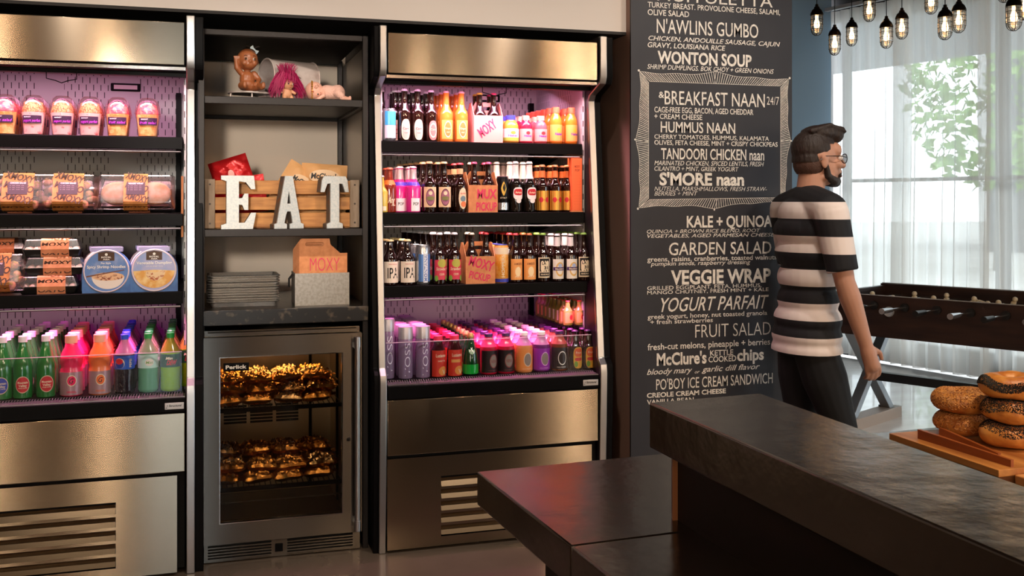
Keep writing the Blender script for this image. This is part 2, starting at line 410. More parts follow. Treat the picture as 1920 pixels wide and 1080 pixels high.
# ------------------------------------------------------------------ chalkboard menu on the pillar
cb = thing('chalkboard_menu', 'tall black chalkboard covered in white hand-lettered menu, on the pillar face', 'chalkboard', (PX0, PY, 0))
BW = PX1-PX0
MB().box(0, BW, 0, .012, 0.0, CEIL).build('board', M('chalkboard black', '#27282f', .5, spec=.4, var=((3, 3, 2), '#313238', .35, .65)), cb)
def bpt(cx, cy, oy): 
    p = at(1180+cx/2.7, oy+cy/2.7, PY); return p.x-PX0, p.z
def line(s, x0, x1, t, b, oy=0, bold=0., shear=0., name='menu_line'):
    xa, zt = bpt(x0, t, oy); _, zb = bpt(x0, b, oy); xb, _ = bpt(x1, b, oy)
    mb = MB(); flat_text(mb, s, (xa, -.0015, zb), (1, 0, 0), (0, 0, 1), xb-xa, zt-zb, bold, shear)
    return mb.build(name, CHALK, cb, smooth=0)
H, D = 'dish_name', 'dish_description'
for a in (('MUFFULETTA', 140, 725, -62, 2, 0, 0, 0, H), ('TURKEY BREAST. PROVOLONE CHEESE, SALAMI,', 92, 762, 8, 36, 0, .01, 0, D), ('OLIVE SALAD', 92, 302, 45, 75, 0, .012, 0, D),
          ("N'AWLINS GUMBO", 138, 652, 92, 166, 0, .005, 0, H), ('CHICKEN, ANDOUILLE SAUSAGE, CAJUN', 96, 762, 179, 203, 0, .012, .25, D), ('GRAVY, LOUISIANA RICE', 92, 485, 212, 238, 0, .014, .15, D),
          ('WONTON SOUP', 142, 618, 256, 318, 0, .03, 0, H), ('SHRIMP DUMPLINGS. BOK CHOY + GREEN ONIONS', 90, 730, 323, 348, 0, .006, .25, D),
          ('BREAKFAST NAAN', 178, 685, 456, 528, 0, .005, 0, H), ('24/7', 695, 757, 487, 530, 0, -.005, 0, D), ('&', 148, 176, 462, 495, 0, .01, 0, D),
          ('CAGE-FREE EGG, BACON, AGED CHEDDAR', 126, 627, 539, 568, 0, .012, 0, D), ('+ CREAM CHEESE', 126, 368, 574, 601, 0, .012, 0, D), ('HUMMUS NAAN', 158, 535, 613, 669, 0, .012, 0, H),
          ('CHERRY TOMATOES, HUMMUS, KALAMATA', 126, 706, 679, 702, 0, .01, 0, D), ('OLIVES, FETA CHEESE, MINT + CRISPY CHICKPEAS', 126, 750, 708, 732, 0, .012, 0, D), ('TANDOORI CHICKEN naan', 160, 682, 748, 805, 0, .015, 0, H),
          ('MARINATED CHICKEN, SPICED LENTILS, FRESH', 126, 680, 812, 836, 0, .004, .25, D), ('CILANTRO + MINT, GREEK YOGURT', 126, 552, 841, 864, 0, .004, .2, D), ("S'MORE naan", 152, 580, 873, 936, 0, .035, 0, H),
          ('NUTELLA, MARSHMALLOWS, FRESH STRAW-', 126, 695, 943, 966, 0, -.006, .3, D), ('BERRIES + MINT', 126, 345, 968, 990, 0, -.004, .3, D),
          ('KALE + QUINOA', 290, 722, 66, 125, 380, .025, 0, H), ('QUINOA + BROWN RICE BLEND, ROOT', 88, 662, 136, 155, 380, 0, .25, D), ('VEGETABLES, AGED PARMESAN CHEESE', 90, 735, 159, 178, 380, .006, .25, D),
          ('GARDEN SALAD', 200, 718, 200, 266, 380, .006, .05, H), ('greens, raisins, cranberries, toasted walnuts', 90, 745, 274, 299, 380, .012, 0, D), ('pumpkin seeds, raspberry dressing', 108, 612, 298, 320, 380, .008, .2, D),
          ('VEGGIE WRAP', 210, 715, 342, 414, 380, .03, 0, H), ('GRILLED EGGPLANT, FETA, HUMMUS,', 90, 668, 423, 443, 380, .006, 0, D), ('MANGO CHUTNEY, FRESH MINT + KALE', 90, 704, 446, 465, 380, .006, 0, D),
          ('YOGURT PARFAIT', 160, 705, 480, 553, 380, .006, .35, H), ('greek yogurt, honey, nut toasted granola', 92, 697, 566, 590, 380, .01, 0, D), ('+ fresh strawberries', 105, 422, 593, 616, 380, .01, 0, D),
          ('FRUIT SALAD', 333, 715, 614, 684, 380, -.01, 0, H), ('fresh-cut melons, pineapple + berries', 92, 712, 714, 747, 380, .012, 0, D), ("McClure's", 138, 390, 762, 824, 380, .03, 0, H), ('KETTLE', 408, 525, 747, 775, 380, .012, 0, H), ('COOKED', 400, 540, 778, 808, 380, .012, 0, H), ('chips', 545, 680, 742, 800, 380, .03, 0, H),
          ('bloody mary', 88, 318, 842, 872, 380, .01, .35, D), ('or', 330, 356, 848, 864, 380, .01, .35, D), ('garlic dill flavor', 366, 660, 828, 857, 380, .01, .35, D),
          ("PO'BOY ICE CREAM SANDWICH", 135, 725, 892, 948, 380, .004, 0, H), ('CREOLE CREAM CHEESE', 88, 488, 964, 988, 380, .03, 0, D), ('VANILLA BEAN', 88, 325, 998, 1022, 380, .02, 0, D)):
    s, x0, x1, t, b, oy, bo, sh, nm = a; line(s, x0, x1, t, b, oy, bo, sh, nm)
# hatched frame with points and dots, drawn in chalk strokes
def chalk_frame():
    mb = MB(); y = -.0015
    def seg(p, q, w=.0016):
        p, q = Vector(p), Vector(q); d = (q-p).normalized(); n = Vector((-d.y, d.x))*w/2
        mb.add([(v.x, y, v.y) for v in (p-n, q-n, q+n, p+n)], [(0, 1, 2, 3)])
    def dot(p, r=.005): mb.add([(p[0]+r*math.cos(a*.524), y, p[1]+r*math.sin(a*.524)) for a in range(12)], [tuple(range(12))])
    P = lambda cx, cy: Vector(bpt(cx, cy, 0))
    oc = [P(52, 362), P(806, 400), P(792, 1025), P(48, 1052)]; ic = [P(97, 412), P(765, 436), P(765, 1000), P(97, 1010)]
    for i in range(4):
        a, b, c, d = oc[i], oc[(i+1) % 4], ic[i], ic[(i+1) % 4]; n = 62 if i % 2 == 0 else 72
        out = Vector(((b-a).y, -(b-a).x)).normalized()*(-1); prev = None
        for k in range(n+1):
            t = k/n; bump = .016*(max(0, 1-abs(t-.5)*5) - .35*math.sin(math.pi*min(t, 1-t)*4)**2)
            o = a.lerp(b, t)+out*bump; q = c.lerp(d, max(0, min(1, t+(.012 if t < .5 else -.012))))
            seg(o, q, .0021 if k % 2 else .0027)
            if prev: seg(prev[0], o); seg(prev[1], q)
            prev = (o, q)
        dot(a+(a-ic[i]).normalized()*.006); dot(a.lerp(b, .5)+out*.02, .004)
    mb.build('chalk_border', CHALK, cb, smooth=0, fix=False)
chalk_frame()

# ------------------------------------------------------------------ the bar: low counter, raised ledge, boards and bagels
STONE = M('dark soapstone', '#2a211c', .2, spec=.8, var=(5, '#1b1411', .3, .7), bump=((14, 14, 14), .13))
EDGE = M('stone edge', '#171110', .35)
def ext(p, q, k): return p+(q-p)*k
ZL = .90
A = atz(894, 884, ZL); B = ext(A, atz(1250, 849.5, ZL), 4.2); N = ext(A, atz(1142, 1080, ZL), 4.6)
B2 = B+(N-A)
counter = thing('bar_counter', 'low dark stone bar counter in front of the right cooler', 'counter', (0, 0, 0))
s1 = atz(1035, 985, ZL); e = .375
def quad(a, b, c, d, z0, z1): return MB().prism([(p.x, p.y) for p in (a, b, c, d)], z0, z1)
m1, m2 = A.lerp(N, .168), B.lerp(B2, .168)
quad(A, m1, m2, B, ZL-.057, ZL).build('countertop', STONE, counter, bevel=.003, fix=True)
g = (N-A).normalized()*.0015
quad(m1+g, N, B2, m2+g, ZL-.057, ZL).build('countertop', STONE, counter, bevel=.003, fix=True)
ins = (B-A).normalized()*.09+(N-A).normalized()*.09
quad(A+ins, N+ins, B2, B+(N-A).normalized()*.09, 0, ZL-.057).build('base_panel', M('dark stained wood', '#170d09', .5, spec=.2, var=((2, 2, 14), '#0e0806', .4, .6)), counter, fix=True)
ZT = 1.07
A = atz(1217, 754.5, ZT); B = atz(1425, 737, ZT); N = ext(A, atz(1920, 1055.6, ZT), 2.6); B2 = ext(B, atz(1920, 911, ZT), 3.3)
ledge = thing('bar_ledge', 'raised narrow stone bar ledge with worn glossy top, standing on the counter', 'bar ledge', (0, 0, 0))
quad(A, N, B2, B, ZT-.066, ZT).build('ledge_top', STONE, ledge, bevel=.003, fix=True)
c0 = Vector((.664, 1.345, 0)); nd = (N-A).normalized(); nd.z = 0
c1 = Vector((.79, 1.345, 0))
quad(c0, c0+nd*1.9, c1+nd*1.9, c1, ZL, ZT-.066).build('support_panel', M('dark stained wood', '#2a1a13'), ledge, fix=True)
quad(c0+Vector((-.008, .0005, 0)), c0+Vector((-.002, .0005, 0))-Vector((0, -.016, 0)), c1+Vector((.005, .016, 0)), c1+Vector((.005, .0005, 0)), ZL, ZT-.066).build('end_trim', M('brown wood trim', '#7a4a28', .45), ledge, fix=True)
# bread board, second board, strips
WOOD = M('maple board', '#cf9150', .42, var=((26, 3, 26), '#8f5428', .35, .65))
WOODE = M('walnut end blocks', '#6b3d1c', .45, var=((9, 9, 30), '#3a1f0e', .4, .6))
ZB = .925
P = [atz(1667, 812, ZB), atz(1846, 884, ZB)]
x0, y1, y0 = P[0].x, P[0].y, P[1].y
bd = thing('bread_board', 'butcher block bread board with dark and light edge blocks, under the bagels', 'board', (0, 0, 0))
MB().box(x0, x0+.5, y0, y1, ZB-.012, ZB).build('board_top', WOOD, bd, bevel=.001)
MB().box(x0, x0+.5, y0, y1, ZL, ZB-.012).build('block_edge', WOODE, bd)
b2 = MB().box(x0+.03, x0+.55, y0-.4, y0-.002, ZL, ZL+.016).build('serving_board', M('pale beech', '#d59a66', .4, var=((3, 24, 24), '#bb7d47', .35, .65)), bevel=.002)
tag(b2, 'pale flat serving board lying in front of the bagel board', 'board')
def strip(p, q, h0, h1, label):
    d = (q-p).normalized(); n = Vector((-d.y, d.x, 0))*.003
    z = ZB
    vs = [p-n, p+n, q+n, q-n]; vs = [(v.x, v.y, z) for v in vs]+[(v.x, v.y, z+h) for v, h in zip(vs, (h0, h0, h1, h1))]
    o = MB().add(vs, [(0, 3, 2, 1), (4, 5, 6, 7), (0, 1, 5, 4), (1, 2, 6, 5), (2, 3, 7, 6), (3, 0, 4, 7)]).build('wooden_strip', M('cherry wood strip', '#a0562a', .4, var=((20, 4, 20), '#7c3d1b', .35, .65)), fix=True)
    tag(o, label, 'strip')
strip(atz(1723, 822, ZB), atz(1898, 876, ZB), .017, .012, 'long thin wooden strip on edge along the front of the bagel board')
strip(atz(1763, 815, ZB), atz(1874, 853, ZB), .014, .003, 'shorter tapering wooden strip on edge beside the seeded bagels')
CRUST = M('bagel crust', '#a8612a', .42, var=(26, '#d9984c', .38, .62), bump=(70, .2))
SEEDM = M('sesame seed', '#d69a58', .5, var=(300, '#7a3c14', .4, .6)); POPPY = M('poppy seed', '#14100f', .5)
def bagel(loc, R, r, h, seed, mat, cover, n, label):
    rg = random.Random(seed); root = thing('bagel', label, 'bagel', loc, rg.random()*6, 'bagels on the bread board')
    mb = MB(); nu, nv = 40, 18; ph = rg.random()*6
    def pt(u, v, k=1.0):
        rr = r*(1+.06*math.sin(2*u+ph)+.04*math.sin(5*u+2*ph))*k; x = R+rr*math.cos(v)
        return Vector((x*math.cos(u), x*math.sin(u), h/2+h/2*k*math.sin(v)*(.94+.06*math.sin(3*u+ph))))
    mb.add([pt(2*math.pi*i/nu, 2*math.pi*j/nv) for i in range(nu) for j in range(nv)], [(i*nv+j, (i+1) % nu*nv+j, (i+1) % nu*nv+(j+1) % nv, i*nv+(j+1) % nv) for i in range(nu) for j in range(nv)])
    mb.build('crust', CRUST, root, smooth=80)
    sd = MB()
    for i in range(n):
        u = rg.random()*6.283; v = rg.uniform(*cover)+.25*math.sin(3*u+ph); p = pt(u, v); nn = (p-pt(u, v, .9)).normalized(); a = nn.orthogonal().normalized(); b = nn.cross(a); t = rg.random()*6; a, b = a*math.cos(t)+b*math.sin(t), b*math.cos(t)-a*math.sin(t)
        L, w = (.0024, .0014) if mat is SEEDM else (.0013, .0010)
        sd.add([p-a*L, p+b*w, p+a*L, p-b*w, p+nn*.0009], [(0, 1, 4), (1, 2, 4), (2, 3, 4), (3, 0, 4), (0, 3, 2, 1)])
    so = sd.build('seed_coating', mat, root, smooth=0); so['kind'] = 'stuff'
bl = atz(1808, 826, ZB); br = atz(1897, 838, ZB); up = Vector((0, 0, 1))
dl = Vector((bl.x, bl.y, 0)).normalized()*.05
bl, br = bl+dl*1.4, br+dl*.25
bagel(bl, .032, .0225, .041, 1, SEEDM, (-.6, 2.6), 2400, 'sesame bagel at the bottom of the shorter stack')
bagel(bl+up*.040+Vector((-.003, .002, 0)), .032, .0235, .043, 2, SEEDM, (-.5, 2.9), 3000, 'toasted sesame bagel on top of the shorter stack')
bagel(br, .032, .024, .044, 3, POPPY, (.3, 2.4), 4200, 'poppy seed bagel at the bottom of the taller stack')
bagel(br+up*.0425+Vector((.004, -.002, 0)), .031, .024, .043, 4, POPPY, (.0, 2.9), 5600, 'poppy seed bagel in the middle of the taller stack')
bagel(br+up*.0845+Vector((.004, .004, 0)), .031, .023, .044, 5, POPPY, (-.1, .75), 4200, 'plain topped bagel with a poppy seed band on top of the taller stack')
# ------------------------------------------------------------------ the two open coolers
PWID = .875
SHELF = [(1.603, 4.06), (1.314, 4.03), (1.024, 4.0)]; DECK = (.658, 3.955)
def slots(name, rgb, rough, metal=.0):
    """back sheet with staggered punched slots"""
    m = M(name, rgb, rough, metal); nt = m.node_tree; b = nt.nodes['Principled BSDF']; L = nt.links.new
    tc = nt.nodes.new('ShaderNodeTexCoord'); sp = nt.nodes.new('ShaderNodeSeparateXYZ'); L(tc.outputs['Object'], sp.inputs[0])
    def mth(op, a, bb=None):
        n = nt.nodes.new('ShaderNodeMath'); n.operation = op
        for i, q in enumerate((a, bb)):
            if q is None: continue
            if isinstance(q, (int, float)): n.inputs[i].default_value = q
            else: L(q, n.inputs[i])
        return n.outputs[0]
    h = mth('ADD', sp.outputs['X'], sp.outputs['Y'])
    row = mth('DIVIDE', sp.outputs['Z'], .031); rf = mth('FRACT', row); ri = mth('FLOOR', row)
    odd = mth('MULTIPLY', mth('MODULO', ri, 2.0), .5)
    cx = mth('ADD', mth('DIVIDE', h, .029), odd); cf = mth('FRACT', cx)
    inx = mth('LESS_THAN', mth('ABSOLUTE', mth('SUBTRACT', cf, .5)), .06)
    iny = mth('LESS_THAN', mth('ABSOLUTE', mth('SUBTRACT', rf, .5)), .4)
    bay = mth('LESS_THAN', mth('FRACT', mth('DIVIDE', h, .29)), .62)
    msk = mth('MULTIPLY', mth('MULTIPLY', inx, iny), bay)
    mx = nt.nodes.new('ShaderNodeMix'); mx.data_type = 'RGBA'; L(msk, mx.inputs[0]); mx.inputs[6].default_value = b.inputs['Base Color'].default_value; mx.inputs[7].default_value = (.01, .008, .01, 1)
    L(mx.outputs[2], b.inputs['Base Color'])
    return m
BACK = slots('punched back sheet', '#c9c6c4', .45)
LEDM = M('pink LED tube', '#ffffff', .4, emit=('#ff8fd0', 9))
GLOW = (1, .52, .64)
def cooler(x0, label, deck_label):
    cl = thing('open_cooler', label, 'cooler', (x0, 3.90, 0), 0, 'tall open front coolers')
    def bx(name, mat, *b, bevel=0., mb=None):
        q = (mb or MB()).box(b[0], b[1], b[2]-3.9, b[3]-3.9, b[4], b[5])
        return q.build(name, mat, cl, bevel=bevel)
    bx('header_panel', STEEL, .004, PWID-.004, 3.902, 3.93, 1.856, 2.012, bevel=.002)
    bx('header_top', BLACK, 0, PWID, 3.932, 4.70, 1.99, 2.012)
    bx('header_rail', CHROME, .0, PWID, 3.912, 3.93, 1.838, 1.85)
    bx('canopy', BLACK, 0, PWID, 3.935, 4.10, 1.838, 1.99)
    bx('canopy_lip', BLACK, 0, PWID, 3.99, 4.03, 1.824, 1.838)
    bx('back_sheet', BACK, 0, PWID, 4.685, 4.70, .6, 1.99)
    for sx, nm in ((0, 'side_sheet'), (PWID-.008, 'side_sheet')):
        bx(nm, BACK, sx, sx+.008, 4.06, 4.685, .6, 1.99)
    # thermometer on the back sheet and the hanging wire hook
    t = bx('thermometer', BLACK, .56, .68, 4.67, 4.685, 1.832, 1.866, bevel=.004)
    MB().box(.573, .667, 4.668-3.9, 4.672-3.9, 1.840, 1.858).build('dial_strip', M('thermometer strip', '#dccfcb', .4), t)
    MB().tube([(.40, .07, 1.828), (.40, .07, 1.80), (.43, .07, 1.793), (.45, .07, 1.785), (.47, .07, 1.793), (.50, .07, 1.80), (.50, .07, 1.828)], .002, 6).build('wire_hook', BLACKM, cl)
    for sx in (.035, PWID-.05):
        mb = MB().box(sx, sx+.022, 4.66-3.9, 4.684-3.9, .66, 1.83)
        mb.build('shelf_standard', BLACK, cl)
    # end panels with bent aluminium front trims
    prof = [(3.885, 2.036), (3.885, 1.872), (3.897, 1.842), (4.005, 1.806), (4.022, 1.782), (3.912, .715), (3.885, .69), (3.880, .66), (3.905, .0)]
    for a, b, blk0, blk1 in ((-.031, -.004, -.052, -.031), (PWID+.002, PWID+.032, PWID+.032, PWID+.062)):
        poly = [(y-3.9, z) for y, z in prof]+[(y-3.9+.022, z) for y, z in prof[::-1]]
        MB().prism_x(poly, a, b).build('end_trim', TRIM, cl, bevel=.003, fix=True)
        pol2 = [(y-3.9+.012, z-.002 if z > 1 else z) for y, z in prof]+[(.8, 0), (.8, 2.03)]
        MB().prism_x(pol2, blk0, blk1).build('end_panel', BLACK, cl, bevel=.003, fix=True)
        pol3 = [(y-3.9+.022, z) for y, z in prof]+[(.8, 0), (.8, 2.03)]
        MB().prism_x(pol3, a, b).build('end_core', M('dark red black core', '#1a0e11', .45), cl, fix=True)
    # shelves
    for i, (z, yf) in enumerate(SHELF):
        sh = MB().box(.004, PWID-.012, yf-3.9, 4.67-3.9, z-.012, z); sh.box(.004, PWID-.012, yf-3.9-.004, yf-3.9+.014, z-.046, z-.0005)
        s = sh.build('shelf', BLACK, cl, bevel=.0015)
        MB().tube([(.01, yf-3.9+.004, z-.056), (PWID-.02, yf-3.9+.004, z-.056)], .004, 8).build('front_rod', M('grey rod', '#8d8588', .35, 1), s)
        for bxx in (.02, PWID-.032):
            MB().prism_x([(yf-3.9+.02, z-.0125), (.77, z-.0125), (.77, z-.11), (.7, z-.10)], bxx, bxx+.004).build('bracket', BLACK, s)
    # base
    zd, yd = DECK
    bx('deck', BLACK, .002, PWID-.01, yd, 4.68, zd-.03, zd)
    bx('bumper', BLACK, .0, PWID, 3.89, 3.955, .594, .648, bevel=.004)
    MB().box(.002, PWID-.002, -.004, .06, .648, .652).build('grille_rail', M('grey rod', '#8d8588'), cl)
    gm = MB(); n = 92
    for k in range(n):
        x = .008+(PWID-.022)*k/(n-1); gm.add([(x, .002, .652), (x+.002, .002, .652), (x+.005, .05, .659), (x+.003, .05, .659)], [(0, 1, 2, 3)])
    gm.build('air_grille', M('grey grille teeth', '#8a7882', .5), cl, smooth=0)
    gl = MB().box(.004, PWID-.014, 3.947-3.9, 3.951-3.9, .655, .806)
    gl.build('front_glass', clear('clear acrylic guard', '#fbfdff', .07), cl)
    MB().box(.004, PWID-.014, .0465, .0515, .8055, .808).build('glass_edge', M('glass edge', '#c8b4c0', .2, emit=None), cl)
    pl = MB().box(PWID-.072, PWID-.006, -.0125, -.0095, .607, .631).build('maker_plate', M('silver plate', '#c8c4c2', .35, .6), cl, bevel=.0015)
    mb = MB(); flat_text(mb, 'Structural', (PWID-.058, -.0132, .617), (1, 0, 0), (0, 0, 1), .044, .008, .02, .2); flat_text(mb, 'Z', (PWID-.069, -.0132, .612), (1, 0, 0), (0, 0, 1), .009, .011, 0, .5); mb.build('plate_lettering', BLACKM, pl, smooth=0)
    bx('upper_panel', STEEL, .0, PWID-.002, 3.897, 3.92, .376, .592, bevel=.003)
    bx('inner_body', BLACKM, .002, PWID-.004, 3.925, 4.69, .02, .59)
    # lower panel with five louvered slots
    vx0, vx1, vt, vb = .2125, .637, .284, .048
    lp = MB()
    X1 = PWID-.03
    lp.box(0, vx0, 0, .018, .012, .364); lp.box(vx1, X1, 0, .018, .012, .364); lp.box(vx0, vx1, 0, .018, vt, .364); lp.box(vx0, vx1, 0, .018, .012, vb)
    ph = (vt-vb)/5
    for k in range(1, 5): lp.box(vx0, vx1, 0, .018, vb+ph*k-.0055, vb+ph*k+.0055)
    lo = lp.build('lower_panel', STEEL, cl)
    for k in range(5):
        z0 = vb+ph*k+.0055; 
        MB().add([(vx0+.002, .001, z0), (vx1-.002, .001, z0), (vx1-.002, .02, z0+ph*.62), (vx0+.002, .02, z0+ph*.62), (vx0+.002, .004, z0), (vx1-.002, .004, z0), (vx1-.002, .022, z0+ph*.62), (vx0+.002, .022, z0+ph*.62)], [(0, 1, 2, 3), (4, 7, 6, 5), (0, 4, 5, 1), (2, 6, 7, 3), (0, 3, 7, 4), (1, 5, 6, 2)]).build('louver', M('louver steel', '#8f7a60', .22, 1), lo)
    # lights of the cooler: tube under the canopy, strips under the shelves, plus an added deck glow
    MB().tube([(.03, .145, 1.832), (PWID-.03, .145, 1.832)], .006, 8).build('light_tube', LEDM, cl)
    light('AREA', 'cooler_light', (x0+PWID/2, 4.005, 1.82), 8.5, GLOW, PWID*.92, (x0+PWID/2, 4.16, 1.3), size_y=.05, spread=130)
    light('AREA', 'cooler_light', (x0+PWID/2, 4.35, 1.83), 2.0, (1, .45, .78), PWID*.9, (x0+PWID/2, 4.5, 1.3), size_y=.3)
    for (z, yf), p, c in zip(SHELF, (1.1, 1.1, 6.5), ((1, .66, .6), (1, .64, .6), (1, .16, .50))):
        light('AREA', 'shelf_and_fill_light', (x0+PWID/2, yf+.035, z-.05), p, c, PWID*.9, (x0+PWID/2, yf+.10, z-.5), size_y=.03, spread=95)
    light('AREA', 'shelf_and_fill_light', (x0+PWID/2, 4.42, 1.0), 0.9, (.5, .02, .36), PWID*.9, (x0+PWID/2, 4.6, .66), size_y=.2)  # added fill without a fixture, tints the back of the deck purple
    return cl
COOL2, COOL1 = at(726, 400, 3.9).x, at(726, 400, 3.9).x-1.615
cooler(COOL1, 'tall stainless open cooler with parfaits, boxed meals and green bottles', '')
cooler(COOL2, 'tall stainless open cooler stocked with beers, teas and juices, by the chalkboard pillar', '')

# ------------------------------------------------------------------ the shelf tower between them
tw = thing('shelf_tower', 'narrow dark metal shelf tower with three open bays between the coolers', 'shelf', (0, 3.98, 0))
X0, X1, T = -.004, .633, .022
def tb(name, mat, a, b, c, d, e, f, bevel=.002): return MB().box(a, b, c, d, e, f).build(name, mat, tw, bevel=bevel)
for x in (X0, X1-T):
    for y in (.01, .76): tb('post', DARKMET, x, x+T, y, y+T, .0, 2.008)
for z in (1.986,):
    tb('rail', DARKMET, X0+T, X1-T, .01, .032, z, z+.022); tb('rail', DARKMET, X0+T, X1-T, .76, .782, z, z+.022)
for z in (1.728, 1.226, .905):
    tb('rail', DARKMET, X0+T, X1-T, .01, .034, z, z+.028); tb('rail', DARKMET, X0+T, X1-T, .756, .782, z, z+.028)
    for x in (X0, X1-T): tb('side_rail', DARKMET, x, x+T, .034, .756, z+.003, z+.026)
for z in (1.742, 1.240): tb('shelf_plate', DARKMET, X0+T, X1-T, .034, .756, z, z+.012)
tb('top_plate', BLACKM, X0+T, X1-T, .032, .76, 1.99, 2.006)
tb('side_panel', M('dark side panel', '#1d1b1c', .5), X0-.002, X0+.001, .035, .755, .02, 1.98, 0)
tb('side_panel', M('brushed side steel', '#8f8374', .3, 1, aniso=1.0), X1+.0005, X1+.003, .035, .755, .02, 1.98, 0)
slab = MB().box(X0+.002, X1-.002, -.012, .755, .893, .952).build('stone_counter', M('veined black stone', '#110e0c', .3, var=(34, '#54483c', .56, .7)), bevel=.003)
slab.location = (0, 3.98, 0); tag(slab, 'short black veined stone countertop above the undercounter fridge', 'countertop')

# ------------------------------------------------------------------ undercounter fridge with the foil parcels
fr = thing('undercounter_fridge', 'stainless undercounter fridge with glass door full of gold foil parcels', 'fridge', (.0, 3.96, 0))
FX0, FX1, WX0, WX1, WZ0, WZ1 = .0, .604, .074, .527, .156, .774
FST = M('brushed door steel', '#625d57', .25, 1, aniso=1.0)
FIN = M('fridge lining', '#a8937a', .32, .9)
def fb(name, mat, a, b, c, d, e, f, parent=None, bevel=0.): return MB().box(a, b, c, d, e, f).build(name, mat, parent or fr, bevel=bevel)
dm = MB().box(FX0, WX0, 0, .035, .078, .85); dm.box(WX1, FX1, 0, .035, .078, .85); dm.box(WX0, WX1, 0, .035, .078, WZ0); dm.box(WX0, WX1, 0, .035, WZ1, .85)
door = dm.build('door', FST, fr)
tr = MB()
for a, b, e, f in ((WX0-.003, WX0, WZ0-.003, WZ1+.003), (WX1, WX1+.003, WZ0-.003, WZ1+.003), (WX0, WX1, WZ0-.003, WZ0), (WX0, WX1, WZ1, WZ1+.003)): tr.box(a, b, -.002, .004, e, f)
tr.build('window_trim', CHROME, door)
fb('door_glass', clear('tinted door glass', '#e9e4dc', .05), WX0, WX1, .012, .018, WZ0, WZ1, door)
h = MB().tube([(.580, -.045, .10), (.580, -.045, .835)], .0105, 14); h.box(.569, .591, -.045, .0, .795, .815); h.box(.569, .591, -.045, 0, .12, .14)
h.tube([(.580, -.045, .095), (.580, -.045, .135)], .013, 14); h.tube([(.580, -.045, .80), (.580, -.045, .84)], .013, 14)
h.build('handle', TRIM, door)
MB().lathe([(.0, 0), (.007, 0), (.008, .003), (.008, .006)], 14, mat=Matrix.Rotation(math.pi/2, 3, 'X').to_4x4(), c=(.552, 0, .44)).build('lock', CHROME, door, fix=True)
bdg = fb('badge', BLACK, WX0+.012, WX0+.105, .008, .0115, .722, .753, door, .001)
mb = MB(); flat_text(mb, 'Perlick', (WX0+.02, .0075, .731), (1, 0, 0), (0, 0, 1), .076, .014, .03); mb.build('badge_lettering', M('silver letters', '#d9d2c6', .4), bdg, smooth=0)
fb('cabinet_top', FST, FX0+.004, FX1-.004, .037, .72, .852, .872)
fb('cabinet_top', FST, FX0+.03, FX1-.02, -.004, .03, .856, .868)
for a, b in ((FX0+.004, FX0+.05), (FX1-.05, FX1-.004)): fb('cabinet_side', FIN, a, b, .037, .62, .08, .851)
fb('cabinet_back', FIN, FX0+.05, FX1-.05, .60, .62, .08, .851); fb('cabinet_floor', M('fridge floor', '#241d17', .4), FX0+.05, FX1-.05, .037, .60, .08, .10)
fb('cabinet_ceiling', FIN, FX0+.05, FX1-.05, .037, .60, .835, .851)
vm = MB()
for k in range(3):
    for j in range(6): vm.box(.10+.11*k, .195+.11*k, .592, .60, .40+.014*j, .408+.014*j)
vm.build('fan_grille', BLACKM, fr)
for x in (.40, ): fb('shelf_rail', BLACK, x+.06, x+.072, .585, .60, .12, .83)
fb('shelf_rail', BLACK, .542, .552, .30, .315, .12, .83)
for z in (.565, .262):
    sm = MB()
    for k in range(24): sm.tube([(FX0+.06+.0205*k, .09, z), (FX0+.06+.0205*k, .58, z)], .002, 5)
    for y in (.09, .33, .58): sm.tube([(FX0+.052, y, z-.003), (FX1-.052, y, z-.003)], .003, 6)
    sm.box(FX0+.052, FX1-.052, .082, .09, z-.014, z+.002)
    sm.build('wire_shelf', BLACK, fr)
fb('bottom_drawer_edge', M('fridge floor', '#241d17'), FX0+.06, FX1-.06, .10, .11, .20, .205)
kk = MB(); kk.box(FX0+.004, FX1-.004, .03, .05, .004, .074); gr = kk.build('kick_panel', FST, fr)
for a, b in ((.03, .262), (.322, .572)):
    g = MB().box(a, b, .026, .03, .012, .066)
    gg = g.build('grille_recess', BLACKM, gr)
    for k in range(5): MB().box(a, b, .02, .027, .0135+.0108*k, .0185+.0108*k).build('grille_slat', FST, gg)
fb('sensor_window', BLACK, .276, .305, .026, .03, .022, .052, gr)
light('AREA', 'fridge_light', (.3, 4.25, .832), 1.7, (1, .62, .28), .36, (.3, 4.22, .3), size_y=.12)
